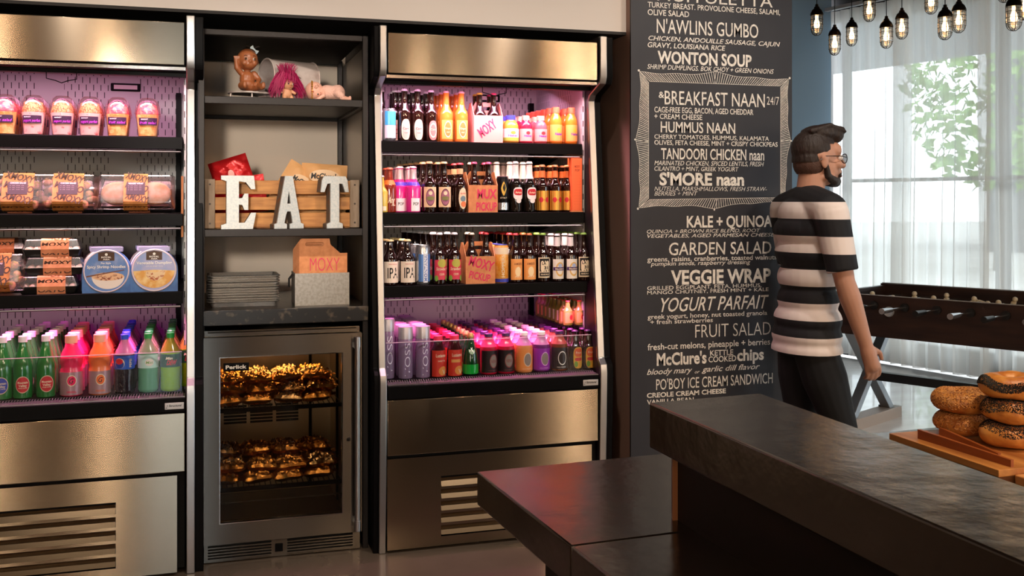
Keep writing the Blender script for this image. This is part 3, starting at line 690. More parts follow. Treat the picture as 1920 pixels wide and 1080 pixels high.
# gold foil parcels
FOIL = M('gold foil', '#b9803f', .27, 1, bump=(40, .35)); FOIL2 = M('silver gold foil', '#a8875c', .22, 1, bump=(40, .35))
PROT = []
for v in range(4):
    rg = random.Random(40+v); mb = MB(); n = 22; m = 14; L, Wd, Hh = .058, .036, .0205
    ph = [rg.random()*6 for _ in range(6)]
    def fp(i, j, top):
        u, w = -1+2*i/n, -1+2*j/m; f = (max(0, 1-u**4)*max(0, 1-w**4))**.6
        cr = .0035*(math.sin(9*u+5*w+ph[0])+math.sin(15*w-7*u+ph[1])+.7*math.sin(23*u+11*w+ph[2]))*rg.uniform(.5, 1.4)
        return Vector((u*L*(1+.04*math.sin(7*w+ph[3])), w*Wd*(1+.08*math.sin(5*u+ph[4])), Hh+(f*Hh*.85+cr*f if top else -f*Hh*.9)))
    for top in (True, False):
        mb.add([fp(i, j, top) for i in range(n+1) for j in range(m+1)], [(lambda a: a if top else a[::-1])((i*(m+1)+j, (i+1)*(m+1)+j, (i+1)*(m+1)+j+1, i*(m+1)+j+1)) for i in range(n) for j in range(m)])
    for sx in (-1, 1):                    # twisted ears
        mb.add([Vector((sx*L*.93, -Wd*.5, Hh)), Vector((sx*(L+.016), -Wd*.75, Hh+.004)), Vector((sx*(L+.02), Wd*.1, Hh-.003)), Vector((sx*(L+.014), Wd*.7, Hh+.005)), Vector((sx*L*.93, Wd*.5, Hh))], [(0, 1, 2), (0, 2, 4), (2, 3, 4)])
    PROT.append((mb, FOIL if v % 2 == 0 else FOIL2))
PM = [None]*4
rg = random.Random(5)
def parcel(x, y, z, v, rz, tilt, label):
    if PM[v] is None: o = PROT[v][0].build('foil_parcel', PROT[v][1], smooth=25); PM[v] = o
    else: o = PM[v].copy(); C.objects.link(o)
    o.location = (x, y, z); o.rotation_euler = (tilt, rg.uniform(-.1, .1), rz); tag(o, label, 'foil parcel', 'gold foil parcels in the fridge'); return o
SHN = {0: 'upper', 1: 'lower'}
for s, z in ((0, .568), (1, .265)):
    for layer, ny in ((0, 3), (1, 3), (2, 3)):
        for j in range(ny):
            nx = 4 if layer == 0 or s == 1 and layer == 1 else 4
            for i in range(nx):
                x = .105+.115*i+(.012 if layer % 2 else -.004)+rg.uniform(-.006, .006); y = 3.96+.135+.082*j+layer*.026+rg.uniform(-.006, .006)
                if layer == 2 and (s == 1 and j == 0): continue
                parcel(x, y, z+.036*layer, rg.randrange(4), rg.uniform(-.25, .25), rg.uniform(-.12, .12),
                       'gold foil parcel, %s fridge shelf, %s layer, %s row, %s from hinge side' % (SHN[s], ('bottom', 'middle', 'top')[layer], ('front', 'middle', 'back')[j], ORD[i]))
# ------------------------------------------------------------------ goods on the shelves
GL_BROWN = M('dark brown glass', '#1c0a07', .06, spec=.7, coat=.5)
GL_GREEN = M('green glass', '#1f6b2c', .08, spec=.6, coat=.5)
GL_DKGREEN = M('deep green glass', '#0c3a1a', .06, spec=.7, coat=.5)
GOLD = M('gold print', '#c9a24a', .35, .7); CREAM = M('cream label paper', '#eed9b8', .55); INK = M('black ink', '#17110f', .6)
REDP = M('red label ink', '#c5202c', .5); PINKP = M('pink label ink', '#e8578f', .5); PURP = M('purple label ink', '#6a1f9a', .5); GREENP = M('green label ink', '#6f9c35', .5)
ORANGE = M('orange label paper', '#ef9a3c', .5); KRAFT = M('kraft board', '#d98e5c', .75, var=(40, '#c97f4e', .4, .6)); PINKK = M('stamped pink ink', '#d8325c', .7)
CAPW = M('white cap', '#f1eef0', .4); CAPR = M('red cap', '#c62a33', .4); CAPG = M('green cap', '#2f9a4e', .4); CAPGOLD = M('gold crown cap', '#c9a866', .35, .6); CAPSIL = M('silver crown cap', '#c9c2bb', .35, .7)
SILVER = M('silver can metal', '#c8ccd4', .25, .9); CLEARP = clear('clear plastic shell', '#fbfafa', .10, .08)
def P(name, rgb, rough=.3, **k): return M(name, rgb, rough, **k)

def spec_label(root, r, items):
    """items: (kind, mat, ...) laid on the bottle, each a label part or lettering under the first label"""
    first = None; k = 0
    for it in items:
        mb = MB(); kd, mat = it[0], it[1]; off = r+.0005+.00025*k; k += 1
        if kd == 'band': _, _, z0, z1, hw = it[:5]; patch(mb, off, z0, z1, -hw, hw, 14); nm = 'label'
        elif kd == 'oval': _, _, sc, z, a, b = it[:6]; oval(mb, off, sc, z, a, b, pw=it[6] if len(it) > 6 else 1); nm = 'label_emblem'
        elif kd == 'ring': _, _, sc, z, a, b, inn = it[:7]; oval(mb, off, sc, z, a, b, inner=inn); nm = 'label_ring'
        else: _, _, s, sc, z, w, h = it[:7]; o = it[7] if len(it) > 7 else {}; wrap_text(mb, s, off, sc, z, w, h, **o); nm = 'lettering'
        par = first if (first is not None and kd != 'band') else root
        q = mb.build(nm, mat, par, smooth=60 if kd != 'text' else 0)
        if first is None: first = q
CAPS = {}
def crown(root, r, z0, z1, mat):
    n = 20; prof = [(r*1.02, z0), (r*1.08, z0+.001), (r*.98, z0+(z1-z0)*.6), (r*.75, z1-.0004), (0, z1)]
    MB().lathe(prof, n).build('cap', mat, root, smooth=50)
def screwcap(root, r, z0, z1, mat):
    MB().lathe([(r, z0), (r, z1-.002), (r-.002, z1), (0, z1)], 20).build('cap', mat, root, smooth=40)
def longneck(mat, h=.215, r=.0285, cap=CAPW, lab=(), neck=None, squat=False):
    def make(root):
        a, b = (.53, .70) if not squat else (.55, .74)
        prof = [(0, .002), (r*.8, 0), (r*.96, .003), (r, .010), (r, a*h), (r*.96, (a+.04)*h), (r*.8, (a+.09)*h), (r*.56, (b-.02)*h), (r*.47, (b+.04)*h), (r*.41, .93*h), (r*.46, .94*h), (r*.46, .962*h), (r*.42, .965*h), (0, .967*h)]
        MB().lathe(prof, 22).build('bottle_body', mat, root, smooth=40)
        crown(root, r*.46, .955*h, h, cap); spec_label(root, r, lab)
        if neck:
            for m, z0, z1, k in neck:
                def rad(z):
                    f = z/h
                    for (r0, y0), (r1, y1) in zip(prof[1:], prof[2:]):
                        if y0 <= z <= y1 and y1 > y0: return r0+(r1-r0)*(z-y0)/(y1-y0)
                    return r*.45
                zs = [z0*h+(z1-z0)*h*i/5 for i in range(6)]
                MB().lathe([(rad(z)+.0006, z) for z in zs], 18).build('neck_label', m, root)
    return make
def can(h, r, body, lab=(), top=SILVER, rim=None):
    def make(root):
        MB().lathe([(0, .003), (r*.72, .001), (r*.78, .0), (r, .009), (r, h-.014), (r*.88, h-.003)], 24).build('can_body', body, root, smooth=40)
        MB().lathe([(r*.86, h-.004), (r*.9, h-.002), (r*.89, h), (r*.84, h-.003), (0, h-.005)], 24).build('can_lid', rim or top, root)
        spec_label(root, r, lab)
    return make
def pet(h, r, liquid, cap, lab=(), shoulder=None, capr=.014, caph=.016, waist=None, neckz=.86, empty=None):
    """plastic bottle; waist = list of (z fraction, radius fraction)"""
    def make(root):
        prof = [(0, .003), (r*.82, 0), (r*.97, .004), (r, .012)]
        prof += [(r*f, z*h) for z, f in (waist or [(.3, 1), (.58, 1)])]
        prof += [(r*.97, .64*h), (r*.84, .72*h), (r*.62, .79*h), (capr*.95, neckz*h)]
        if shoulder is None: MB().lathe(prof+[(capr*.9, h-caph*.9), (0, h-caph*.9)], 22).build('bottle_body', liquid, root, smooth=50)
        else:
            zc = empty or .66; lo = [p for p in prof if p[1] <= zc*h]; hi = [p for p in prof if p[1] >= zc*h]
            rc = lo[-1][0]
            MB().lathe(lo+[(rc*.99, zc*h)]+[(0, zc*h+.001)], 22).build('bottle_body', liquid, root, smooth=50)
            MB().lathe([(rc*.99, zc*h)]+hi+[(capr*.9, h-caph*.9), (0, h-caph*.9)], 22).build('bottle_shoulder', shoulder, root, smooth=50)
        screwcap(root, capr, h-caph, h, cap); spec_label(root, r*1.002, lab)
    return make
def T(mat, s, sc, z, w, h, **o): return ('text', mat, s, sc, z, w, h, o)

CR = ('oval', CREAM, 0, .048, .019, .042, .8)
K = {}
def add(key, name, cat, make): K[key] = [name, cat, make, None]
add('energy', 'energy_drink_can', 'can', can(.132, .0275, SILVER, [('band', P('light blue can ink', '#3f9fd6'), .064, .120, .026), ('band', P('pale lilac can ink', '#e9d4e8'), .012, .063, .026)]))
add('tallcan', 'dark_can', 'can', can(.172, .027, M('black can', '#121014', .25, .5)))
lab_a = [CR, ('oval', M('pink paper', '#e8a89c', .5), 0, .046, .0155, .036, .8), T(REDP, 'Carr', 0, .052, .026, .009), T(INK, 'CIDER', 0, .034, .016, .004), ('oval', CREAM, 0, .078, .006, .007)]
add('cider', 'beer_bottle', 'bottle', longneck(GL_BROWN, .214, .0275, CAPW, lab_a))
add('ciderred', 'beer_bottle', 'bottle', longneck(GL_BROWN, .212, .0275, CAPW, [('oval', M('rosy paper', '#e4726c', .5), 0, .046, .0185, .04, .8), ('ring', CREAM, 0, .046, .0155, .03, .82), T(CREAM, 'Carr', 0, .050, .024, .009)]))
add('ginger', 'soda_bottle', 'bottle', longneck(M('amber soda glass', '#d4722a', .07, spec=.7, coat=.5), .211, .0285, M('pale pink crown cap', '#e6c3c0', .4), [('band', M('golden orange paper', '#f0a552', .5), .012, .090, .027), ('oval', M('olive paper', '#8e7a3a', .5), 0, .052, .016, .034, .7), ('ring', CREAM, 0, .052, .016, .034, .86), T(CREAM, 'Ginger', 0, .056, .024, .008), T(CREAM, 'ALE', 0, .040, .014, .006)]))
def juice(h, r, liq, cap, band, ink, word, lo=None): return pet(h, r, liq, cap, [('band', band, h*.08, h*.52, r*1.45)]+([('band', lo, h*.08, h*.2, r*1.4)] if lo else [])+[('oval', ink, .004, h*.37, r*.34, h*.06), T(PURP, word, .004, h*.27, r*1.3, h*.07, bold=.03)], waist=[(.05, 1), (.56, 1)], capr=r*.62, caph=h*.16, neckz=.80)
add('juiceblue', 'juice_bottle', 'bottle', juice(.117, .034, M('orange juice', '#d98a35', .2, coat=.3), M('blue cap', '#2f3fae', .4), M('white film', '#f0e6ea', .4), ORANGE, 'Naked', M('lime film', '#9bb24a', .4)))
add('juicered', 'juice_bottle', 'bottle', juice(.117, .027, M('red juice', '#c31b3a', .2, coat=.3), M('peach cap', '#f0a58e', .4), M('pink film', '#f3a39a', .4), REDP, 'Naked'))
add('juicepink', 'juice_bottle', 'bottle', juice(.117, .028, M('pink juice', '#ee5560', .2, coat=.3), M('peach cap', '#f0a58e'), M('rose film', '#f29a94', .4), REDP, 'Naked'))
add('juicetall', 'juice_bottle', 'bottle', juice(.156, .0275, M('orange smoothie', '#ee7a22', .25, coat=.3), M('coral cap', '#ef6a45', .4), M('apricot film', '#f4a255', .4), M('gold fruit print', '#e8b02e', .5), 'Naked'))
# second shelf
add('lemon', 'soda_bottle', 'bottle', longneck(M('cloudy lemon drink', '#c9b04a', .1, coat=.4), .15, .029, CAPSIL, [('band', CREAM, .008, .026, .02)]))
add('redsoda', 'soda_bottle', 'bottle', longneck(M('red brown soda', '#7a2413', .08, coat=.5), .182, .0285, M('salmon cap', '#d4664a', .4), [T(CREAM, 'Ang', .0, .052, .030, .026, shear=.4), T(CREAM, 'CREAM', .008, .030, .018, .005)], neck=[(M('orange neck paper', '#d4702c', .5), .62, .72, 1)], squat=True))
FOILP = M('pale pink foil', '#e6c4c9', .3, .5, bump=(300, .3))
add('pop', 'sparkling_wine_bottle', 'bottle', longneck(M('hot pink bottle', '#e32a8c', .12, spec=.6, coat=.6), .188, .031, FOILP, [('band', M('white plate paper', '#f6e6ea', .45), .006, .058, .020), T(INK, 'POP', 0, .036, .024, .012, bold=.02)], neck=[(FOILP, .72, .97, 1), (M('purple collar', '#4a2fb0', .35), .58, .66, 1)]))
add('stout', 'beer_bottle', 'bottle', longneck(GL_BROWN, .208, .0305, M('tan crown cap', '#d9a273', .4), [('band', M('peach paper', '#efc9a0', .5), .022, .104, .029), ('oval', M('mauve print', '#a8647e', .5), 0, .062, .019, .035), ('ring', M('wine ring', '#5a2a3a', .5), 0, .062, .019, .035, .88), ('oval', M('olive print', '#7d7a44', .5), 0, .058, .015, .008, .5), ('oval', CREAM, 0, .079, .008, .008), T(INK, 'STOUT', 0, .048, .02, .005)]))
add('blonde', 'beer_bottle', 'bottle', longneck(GL_BROWN, .204, .029, M('red crown cap', '#b9323a', .4), [('oval', CREAM, .006, .058, .019, .044), ('oval', M('blue grey print', '#6f8790', .5), .006, .056, .012, .012), ('oval', M('orange print', '#e07c4c', .5), .008, .034, .012, .012), T(REDP, 'BLONDE', .006, .078, .022, .006)], neck=[(M('peach neck paper', '#efab7c', .5), .77, .88, 1)]))
add('harp', 'beer_can', 'can', can(.15, .0265, M('black can', '#121014'), [('oval', GOLD, 0, .098, .012, .030, 1.6), ('oval', M('black can', '#121014'), .002, .102, .006, .017, 1.6), ('band', SILVER, .010, .040, .024), T(CREAM, 'STOUT', 0, .060, .03, .006)], rim=M('pink can rim', '#c9a0ad', .3, .8)))
WFOIL = M('cream neck foil', '#efd9cf', .4, .1)
add('stella', 'beer_bottle', 'bottle', longneck(M('black green glass', '#120d0a', .06, coat=.5), .212, .029, WFOIL, [('oval', M('white crest paper', '#f3e3dd', .5), 0, .078, .024, .026, .65), ('oval', REDP, 0, .084, .021, .0135, .7), T(CREAM, 'Artois', 0, .083, .032, .009, bold=.02), ('oval', M('white crest paper', '#f3e3dd'), 0, .048, .012, .010)], neck=[(WFOIL, .66, .985, 1)]))
GOLDL = M('striped gold label', '#e6b04c', .3, .5, var=((160, 160, 1), '#b26a1f', .42, .58))
add('bock', 'beer_bottle', 'bottle', longneck(GL_BROWN, .200, .0285, M('orange crown cap', '#d98a58', .4), [('band', GOLDL, .008, .090, .040), ('oval', REDP, -.016, .052, .009, .011), ('oval', REDP, .012, .052, .009, .011), T(REDP, 'BOCK', -.002, .052, .03, .006)], neck=[(M('orange neck seal', '#df6f34', .5), .73, .87, 1)]))
# third shelf
add('ipa', 'beer_bottle', 'bottle', longneck(GL_BROWN, .184, .0315, M('straw crown cap', '#d8bd84', .4), [('band', M('aged white paper', '#efdccb', .55), .012, .096, .040), T(INK, 'IPA', 0, .052, .046, .042, bold=.018), T(REDP, 'INDIA PALE ALE', 0, .086, .036, .004)], squat=True))
add('silvercan', 'beer_can', 'can', can(.160, .030, SILVER, [('band', M('blue can print', '#5a86c9', .35, .3), .014, .124, .030), ('band', M('pale strip', '#d9dde8', .4), .010, .126, .010), T(M('blue ink', '#3b5fae', .5), 'MONTANA', 0, .068, .105, .013, vertical=True, bold=.02)]))
add('berry', 'beer_bottle', 'bottle', longneck(GL_BROWN, .210, .0285, CAPW, [('band', M('raspberry paper', '#d43a52', .5), .020, .100, .032), ('oval', M('lime fruit print', '#b9b04a', .5), .002, .086, .020, .017), ('oval', M('green corner print', '#7fa845', .5), -.024, .026, .008, .012), ('oval', M('green corner print', '#7fa845'), .025, .026, .008, .012), T(CREAM, 'Strawbery', 0, .064, .050, .013, shear=.25, bold=.01), T(CREAM, 'CIDER', 0, .042, .022, .008)]))
add('orangecan', 'beer_can', 'can', can(.158, .0305, M('orange can print', '#f09a2c', .35, .2, var=(60, '#f6bb6a', .4, .6)), [('band', M('cream can top', '#f6e0c0', .4), .118, .146, .046), ('band', M('deep blue can print', '#3a3fa8', .35, .2), .004, .018, .046), T(CREAM, 'HOPPERS', 0, .070, .092, .013, vertical=True, bold=.02)], rim=M('blue can rim', '#4a4fae', .3, .6)))
add('amberale', 'beer_bottle', 'bottle', longneck(GL_BROWN, .204, .0285, M('red crown cap', '#b9323a'), [('band', M('orange ale paper', '#f0a35a', .5), .012, .098, .032), ('oval', M('pale print', '#f8d9a8', .5), 0, .046, .013, .020), T(M('brown ink', '#8a4a22', .6), 'AMBER', 0, .078, .036, .010), T(CREAM, 'ALE', 0, .026, .03, .007)]))
add('amberale2', 'beer_bottle', 'bottle', longneck(GL_BROWN, .204, .0285, M('copper crown cap', '#b9683a', .4, .3), [('band', M('orange ale paper', '#f0a35a'), .012, .098, .032), ('oval', M('pale print', '#f8d9a8'), 0, .046, .013, .020), T(M('brown ink', '#8a4a22'), 'AMBER', 0, .078, .036, .010), T(CREAM, 'ALE', 0, .026, .03, .007)]))
add('la31', 'beer_bottle', 'bottle', longneck(GL_BROWN, .204, .0285, M('lime crown cap', '#7fb04a', .4), [('band', CREAM, .018, .102, .030), ('band', INK, .044, .098, .024), ('oval', CREAM, .0, .066, .019, .023, .4), T(INK, 'LA', -.005, .078, .018, .011, bold=.03), T(INK, '31', .004, .060, .018, .012, bold=.04), ('band', INK, .024, .040, .024), T(CREAM, 'BIERE', 0, .032, .036, .006)]))
add('wheat', 'beer_bottle', 'bottle', longneck(GL_BROWN, .200, .0285, M('silver white crown cap', '#d9cfd0', .35, .3), [('band', M('ivory paper', '#ece0d4', .5), .012, .094, .032), ('ring', M('gold wreath', '#dcae62', .5), 0, .052, .020, .030, .72), ('band', M('violet stripe', '#4a2a66', .5), .047, .061, .031), T(CREAM, 'Blackbird', 0, .054, .044, .007, bold=.02), ('oval', M('pale blue print', '#a8b4d8', .5), 0, .068, .009, .008)], neck=[(M('white neck shield', '#eadfe0', .5), .74, .93, 1)]))
# deck
VOSS = M('water bottle with purple reflection', '#b89ac0', .06, spec=.6, trans=.55, coat=.5)  # clear bottle; the purple light it reflects is put into its colour
def voss(h):
    def make(root):
        r = .0295
        MB().lathe([(0, .006), (r*.8, .0), (r*.97, .003), (r, .008), (r, h-.05), (r*.985, h-.047), (0, h-.046)], 24).build('bottle_body', VOSS, root, smooth=40)
        MB().lathe([(r*1.0, h-.047), (r*1.0, h-.002), (r*.97, h), (0, h)], 24).build('cap', M('brushed grey cap', '#b9b4bb', .35, .6), root, smooth=40)
        spec_label(root, r, [T(M('frosted white print', '#e9dfee', .5), 'VOSS', .002, (h-.05)*.5, (h-.05)*.84, .024, vertical=True, bold=-.012)])
    return make
add('voss', 'water_bottle', 'bottle', voss(.205)); add('vosstall', 'water_bottle', 'bottle', voss(.236))
add('luz', 'tea_bottle', 'bottle', pet(.165, .0305, M('dark tea', '#2a0d0c', .12, coat=.5), M('crimson cap', '#e0304f', .35), [('band', M('red tea label', '#c8321f', .4), .004, .108, .036), ('oval', M('amber swirl', '#d98a3c', .5), .014, .026, .020, .018), T(CREAM, 'Luzianne', .006, .088, .046, .013, bold=.015), T(CREAM, 'SWEET TEA', .008, .066, .034, .006), T(CREAM, 'V', .018, .022, .016, .02)], capr=.0185, caph=.02, neckz=.86, waist=[(.1, 1), (.62, 1)]))
add('luz2', 'tea_bottle', 'bottle', pet(.165, .0305, M('dark tea', '#2a0d0c'), M('crimson cap', '#e0304f'), [('band', M('red tea label', '#c8321f'), .004, .108, .036), ('oval', M('amber swirl', '#d98a3c'), .014, .026, .020, .018), ('band', M('tan plate', '#d9964e', .5), .058, .070, .020), T(CREAM, 'Luzianne', .006, .088, .046, .013, bold=.015), T(CREAM, 'V', .018, .022, .016, .02)], capr=.0185, caph=.02, neckz=.86, waist=[(.1, 1), (.62, 1)]))
def perrier(root):
    r, h = .0325, .170
    MB().lathe([(0, .003), (r*.7, 0), (r*.96, .006), (r, .018), (r*.99, .05), (r*.92, .075), (r*.78, .1), (r*.56, .125), (r*.42, .145), (r*.38, .16), (0, .161)], 24).build('bottle_body', GL_DKGREEN, root, smooth=50)
    MB().lathe([(r*1.004, .008), (r*1.006, .018), (r*1.0, .046)], 24).build('green_base', M('bright green glass', '#17a43a', .1, coat=.6), root)
    crown(root, r*.42, .150, .170, CAPGOLD)
    mb = MB()
    for ring in range(3): pass
    n = 20; vs = [(0, -r*.84, .100)]+[(.0125*math.cos(6.283*k/n), -r*.90+.02*(math.sin(6.283*k/n)+1)*.30, .1+.0135*math.sin(6.283*k/n)) for k in range(n)]
    mb.add(vs, [(0, 1+k, 1+(k+1) % n) for k in range(n)]); mb.build('neck_seal', M('white green seal', '#cfe6c8', .5, var=(160, '#4a9a58', .45, .55)), root, smooth=0)
add('perrier', 'sparkling_water_bottle', 'bottle', perrier)
def nera(label, ring, word, liq, cap, top):
    return pet(.165, .036, liq, cap, [('band', label, .010, .098, .050), ('oval', M('grey emblem', '#8f8078', .5) if ring is not WHITE else label, .004, .055, .017, .026), ('ring', ring, .004, .055, .0185, .0285, .86), T(ring, word, .004, .055, .024, .013), T(ring, 'COLD PRESSED', 0, .018, .04, .004)], shoulder=top, capr=.0175, caph=.014, empty=.68, waist=[(.1, 1), (.64, 1)], neckz=.88)
PINKTOP = M('clear pink shoulder', '#f04a78', .1, trans=.35, coat=.6); CLRTOP = M('clear shoulder', '#d9a8c8', .1, trans=.5, coat=.6)
add('neradark', 'juice_bottle', 'bottle', nera(M('maroon black label', '#1c0f12', .35), M('dull red ring', '#8a3f3c', .5), 'NERA', M('red juice', '#c31b3a'), M('plum cap', '#3f2050', .35), PINKTOP))
add('neraorange', 'juice_bottle', 'bottle', nera(M('orange juice label', '#f0924a', .35), M('pale ring', '#efd2b4', .5), '', M('peach juice', '#f29a5e', .2), M('milky cap', '#f6eff4', .35), CLRTOP))
add('nerapurple', 'juice_bottle', 'bottle', nera(M('vivid purple label', '#9a1fae', .35), M('lilac ring', '#e6a8e2', .5), '', M('violet juice', '#6a1a6e', .2), M('milky cap', '#f6eff4'), CLRTOP))
add('nerablack', 'juice_bottle', 'bottle', nera(M('maroon black label', '#1c0f12'), WHITE, '', M('brown tea', '#7a3a20', .2), M('plum cap', '#3f2050'), M('rusty shoulder', '#a85a48', .15, trans=.3, coat=.5)))
add('sangria', 'soda_bottle', 'bottle', longneck(GL_BROWN, .165, .029, M('plum cap', '#3f2050'), [('oval', M('yellow label paper', '#e0a63a', .5), 0, .052, .023, .044, .6), ('oval', M('orange red print', '#d9572c', .5), 0, .074, .019, .018, .8), ('oval', REDP, 0, .046, .017, .007, .6), ('oval', GREENP, -.012, .026, .008, .012), T(CREAM, 'Fruit', 0, .074, .026, .009)]))
def mini(lm, key): return longneck(M('pale green drink', '#8a8a3a', .1, coat=.4), .105, .0215, M('coral red cap', '#d8483c', .4), [('band', lm, .012, .055, .022), ('oval', REDP if key else GREENP, .006, .035, .008, .011)], squat=True)
add('minior', 'small_juice_bottle', 'bottle', mini(M('orange mini label', '#e8a05a', .5), 1)); add('minigr', 'small_juice_bottle', 'bottle', mini(M('white mini label', '#e8e0c8', .5), 0))
# left cooler deck
def mtnvalley(root):
    r, h = .0335, .222
    MB().lathe([(0, .003), (r*.8, 0), (r*.98, .004), (r, .012), (r, .105), (r*.95, .118), (r*.72, .150), (r*.5, .178), (r*.40, .196), (r*.42, .205), (0, .206)], 24).build('bottle_body', GL_GREEN, root, smooth=50)
    screwcap(root, r*.44, .200, h, M('white pink cap', '#efdfe6', .35))
    spec_label(root, r, [('oval', M('pale gold rim', '#d8b89a', .5), 0, .052, .0245, .030), ('oval', REDP, 0, .052, .022, .027), T(CREAM, 'Mountain', 0, .060, .034, .008, bold=.02), T(CREAM, 'Valley', 0, .049, .028, .008, bold=.02), T(CREAM, 'SPRING WATER', 0, .040, .03, .004)])
add('mtn', 'sparkling_water_bottle', 'bottle', mtnvalley)
def mtnblue(root):
    mtnvalley(root)
    for ch in list(root.children):
        if ch.name.startswith('label_emblem'):
            for q in list(ch.children):
                if q.name.startswith('label_emblem'): q.data.materials[0] = M('royal blue label ink', '#2a3f9e', .5)
add('mtnblue', 'sparkling_water_bottle', 'bottle', mtnblue)
def gator(liq, key): return pet(.218, .0385, liq, M('pale orange cap', '#f2a88c', .35), [('band', M('silver pink label', '#b98f94', .3, .4), .006, .088, .052), ('oval', CREAM, .002, .058, .017, .020), ('oval', liq, .002, .058, .0145, .017), T(INK, 'G', .002, .058, .015, .018, shear=.3), T(liq, 'ORIGINAL', .002, .018, .034, .007, bold=.02)], waist=[(.06, 1), (.42, 1), (.46, .93), (.50, .93), (.55, 1.02), (.64, 1.03)], capr=.0215, caph=.028, neckz=.88)
add('sportpink', 'sports_drink_bottle', 'bottle', gator(M('hot pink sports drink', '#ef2a5e', .2, coat=.4), 0)); add('sportorange', 'sports_drink_bottle', 'bottle', gator(M('orange sports drink', '#f4743c', .2, coat=.4), 1))
def soda(liq, cap, labm, shoulder, items, h=.215, r=.036): return pet(h, r, liq, cap, [('band', labm, h*.42, h*.645, r*1.5)]+items, capr=.0145, caph=.019, shoulder=shoulder, empty=.66, waist=[(.05, 1), (.25, .98), (.38, 1), (.66, 1)], neckz=.87)
add('cola', 'cola_bottle', 'bottle', soda(M('dark cola', '#1a1420', .12, coat=.5), M('blue soda cap', '#2348c8', .35), M('blue soda label', '#1f55b8', .3), M('clear rosy shoulder', '#d98ab4', .08, trans=.5, coat=.6), [('oval', CREAM, -.014, .112, .0185, .0195), ('oval', M('badge blue', '#1b3f96', .4), -.014, .1085, .0165, .0155), ('oval', M('badge red', '#d3202f', .4), -.0155, .119, .0145, .0105), T(CREAM, 'PEPSI', .026, .112, .030, .009, vertical=True, bold=.02)]))
add('lime', 'soda_bottle', 'bottle', soda(M('clear green soda', '#5fae7c', .1, trans=.3, coat=.5), M('green soda cap', '#1f8f3f', .35), M('pale green soda label', '#bfe0cf', .4), M('clear green shoulder', '#9fb58a', .08, trans=.5, coat=.6), [('oval', M('mist print', '#e6d9c8', .5), 0, .112, .016, .014), T(GREENP, 'Mist', 0, .112, .026, .010, shear=.2)]))
add('dew', 'soda_bottle', 'bottle', soda(M('yellow green soda', '#8fbf1a', .12, coat=.5), M('green soda cap', '#1f8f3f'), M('dark green soda label', '#1c4a2a', .3), M('olive shoulder', '#a89a3a', .1, trans=.35, coat=.5), [T(CREAM, 'Mtn', -.006, .124, .026, .010, shear=.3, bold=.03), T(REDP, 'DEW', .004, .108, .040, .017, shear=.4, bold=.05)]))

def place(key, x, y, z, label, group, rz=None):
    name, cat, make, root = K[key]
    if root is None:
        root = thing(name, label, cat, (x, y, z), 0, group); make(root); K[key][3] = root; o = root
    else:
        o = dup(root); o['label'] = label; o['group'] = group; o.location = (x, y, z)
    o.rotation_euler = (0, 0, rz if rz is not None else 0)
    return o
ROWS = ['in front', 'second back', 'third back', 'fourth back', 'fifth back', 'sixth back', 'seventh back', 'eighth back']
JR = random.Random(11)
def column(key, px, zs, y0, r, n, desc, group, gap=.003, dx=0, first=0):
    """a file of n equal things going back from the front edge"""
    x = at(px, 400, y0).x
    for i in range(first, n):
        place(key, x+dx*i+JR.uniform(-.0015, .0015), y0+r+i*(2*r+gap), zs, '%s, %s' % (desc, ROWS[i]), group, JR.uniform(-.16, .16)+.08)
z1, z2, z3 = SHELF[0][0], SHELF[1][0], SHELF[2][0]; y1, y2, y3 = (s[1]+.006 for s in SHELF); zd = DECK[0]
g1, g2, g3, g4 = 'drinks on the top shelf of the right cooler', 'drinks on the second shelf of the right cooler', 'drinks on the third shelf of the right cooler', 'drinks on the deck of the right cooler'
column('energy', 732, z1, y1, .028, 1, 'blue and silver slim can at the end of the top shelf', g1)
for i in range(4): place('cider', at(722, 400, y1).x+.0575*(i % 2), y1+.088+.060*(i//2), z1-.0, 'dark bottle behind the blue and silver can, %s row, %s' % (('near', 'far')[i//2], ('outer', 'inner')[i % 2]), g1)
column('cider', 760, z1, y1, .0285, 4, 'brown bottle with cream oval label, file beside the slim can', g1, dx=-.006)
column('cider', 786, z1, y1, .0285, 4, 'brown bottle with cream oval label, file beside the red labels', g1, dx=-.006)
column('ciderred', 811, z1, y1, .0285, 4, 'brown bottle with rosy red oval label on the top shelf', g1, dx=-.006)
column('ginger', 840, z1, y1, .0285, 4, 'amber bottle with orange label, file beside the red oval labels', g1, dx=-.006)
column('ginger', 868, z1, y1, .0285, 4, 'amber bottle with orange label, file beside the pink carrier', g1, dx=-.006)
column('juiceblue', 962, z1, y1, .034, 4, 'squat orange juice bottle with blue cap', g1, dx=-.010)
column('juicered', 990, z1, y1, .028, 5, 'squat red juice bottle with peach cap', g1, dx=-.006)
column('juicepink', 1018, z1, y1, .029, 5, 'squat pink juice bottle with peach cap', g1, dx=-.006)
column('juicetall', 1046, z1, y1, .0285, 6, 'tall orange juice bottle, file beside the pink juice', g1, dx=-.004)
column('juicetall', 1075, z1, y1, .0285, 6, 'tall orange juice bottle, file at the shelf end', g1, dx=-.004)
column('lemon', 717, z2, y2, .029, 2, 'cloudy lemon bottle at the shelf end', g2)
column('redsoda', 733, z2, y2+.012, .028, 4, 'red brown soda bottle with white script', g2, dx=-.004)
column('pop', 753, z2, y2+.035, .0315, 3, 'hot pink foil necked bottle beside the red soda', g2)
column('pop', 777, z2, y2, .0315, 3, 'hot pink foil necked bottle beside the stout', g2)
column('stout', 808, z2, y2, .0305, 6, 'dark stout bottle with oval label, file beside the pink bottles', g2, dx=-.012)
column('stout', 836, z2, y2, .0305, 6, 'dark stout bottle with oval label, file beside the cream label', g2, dx=-.012)
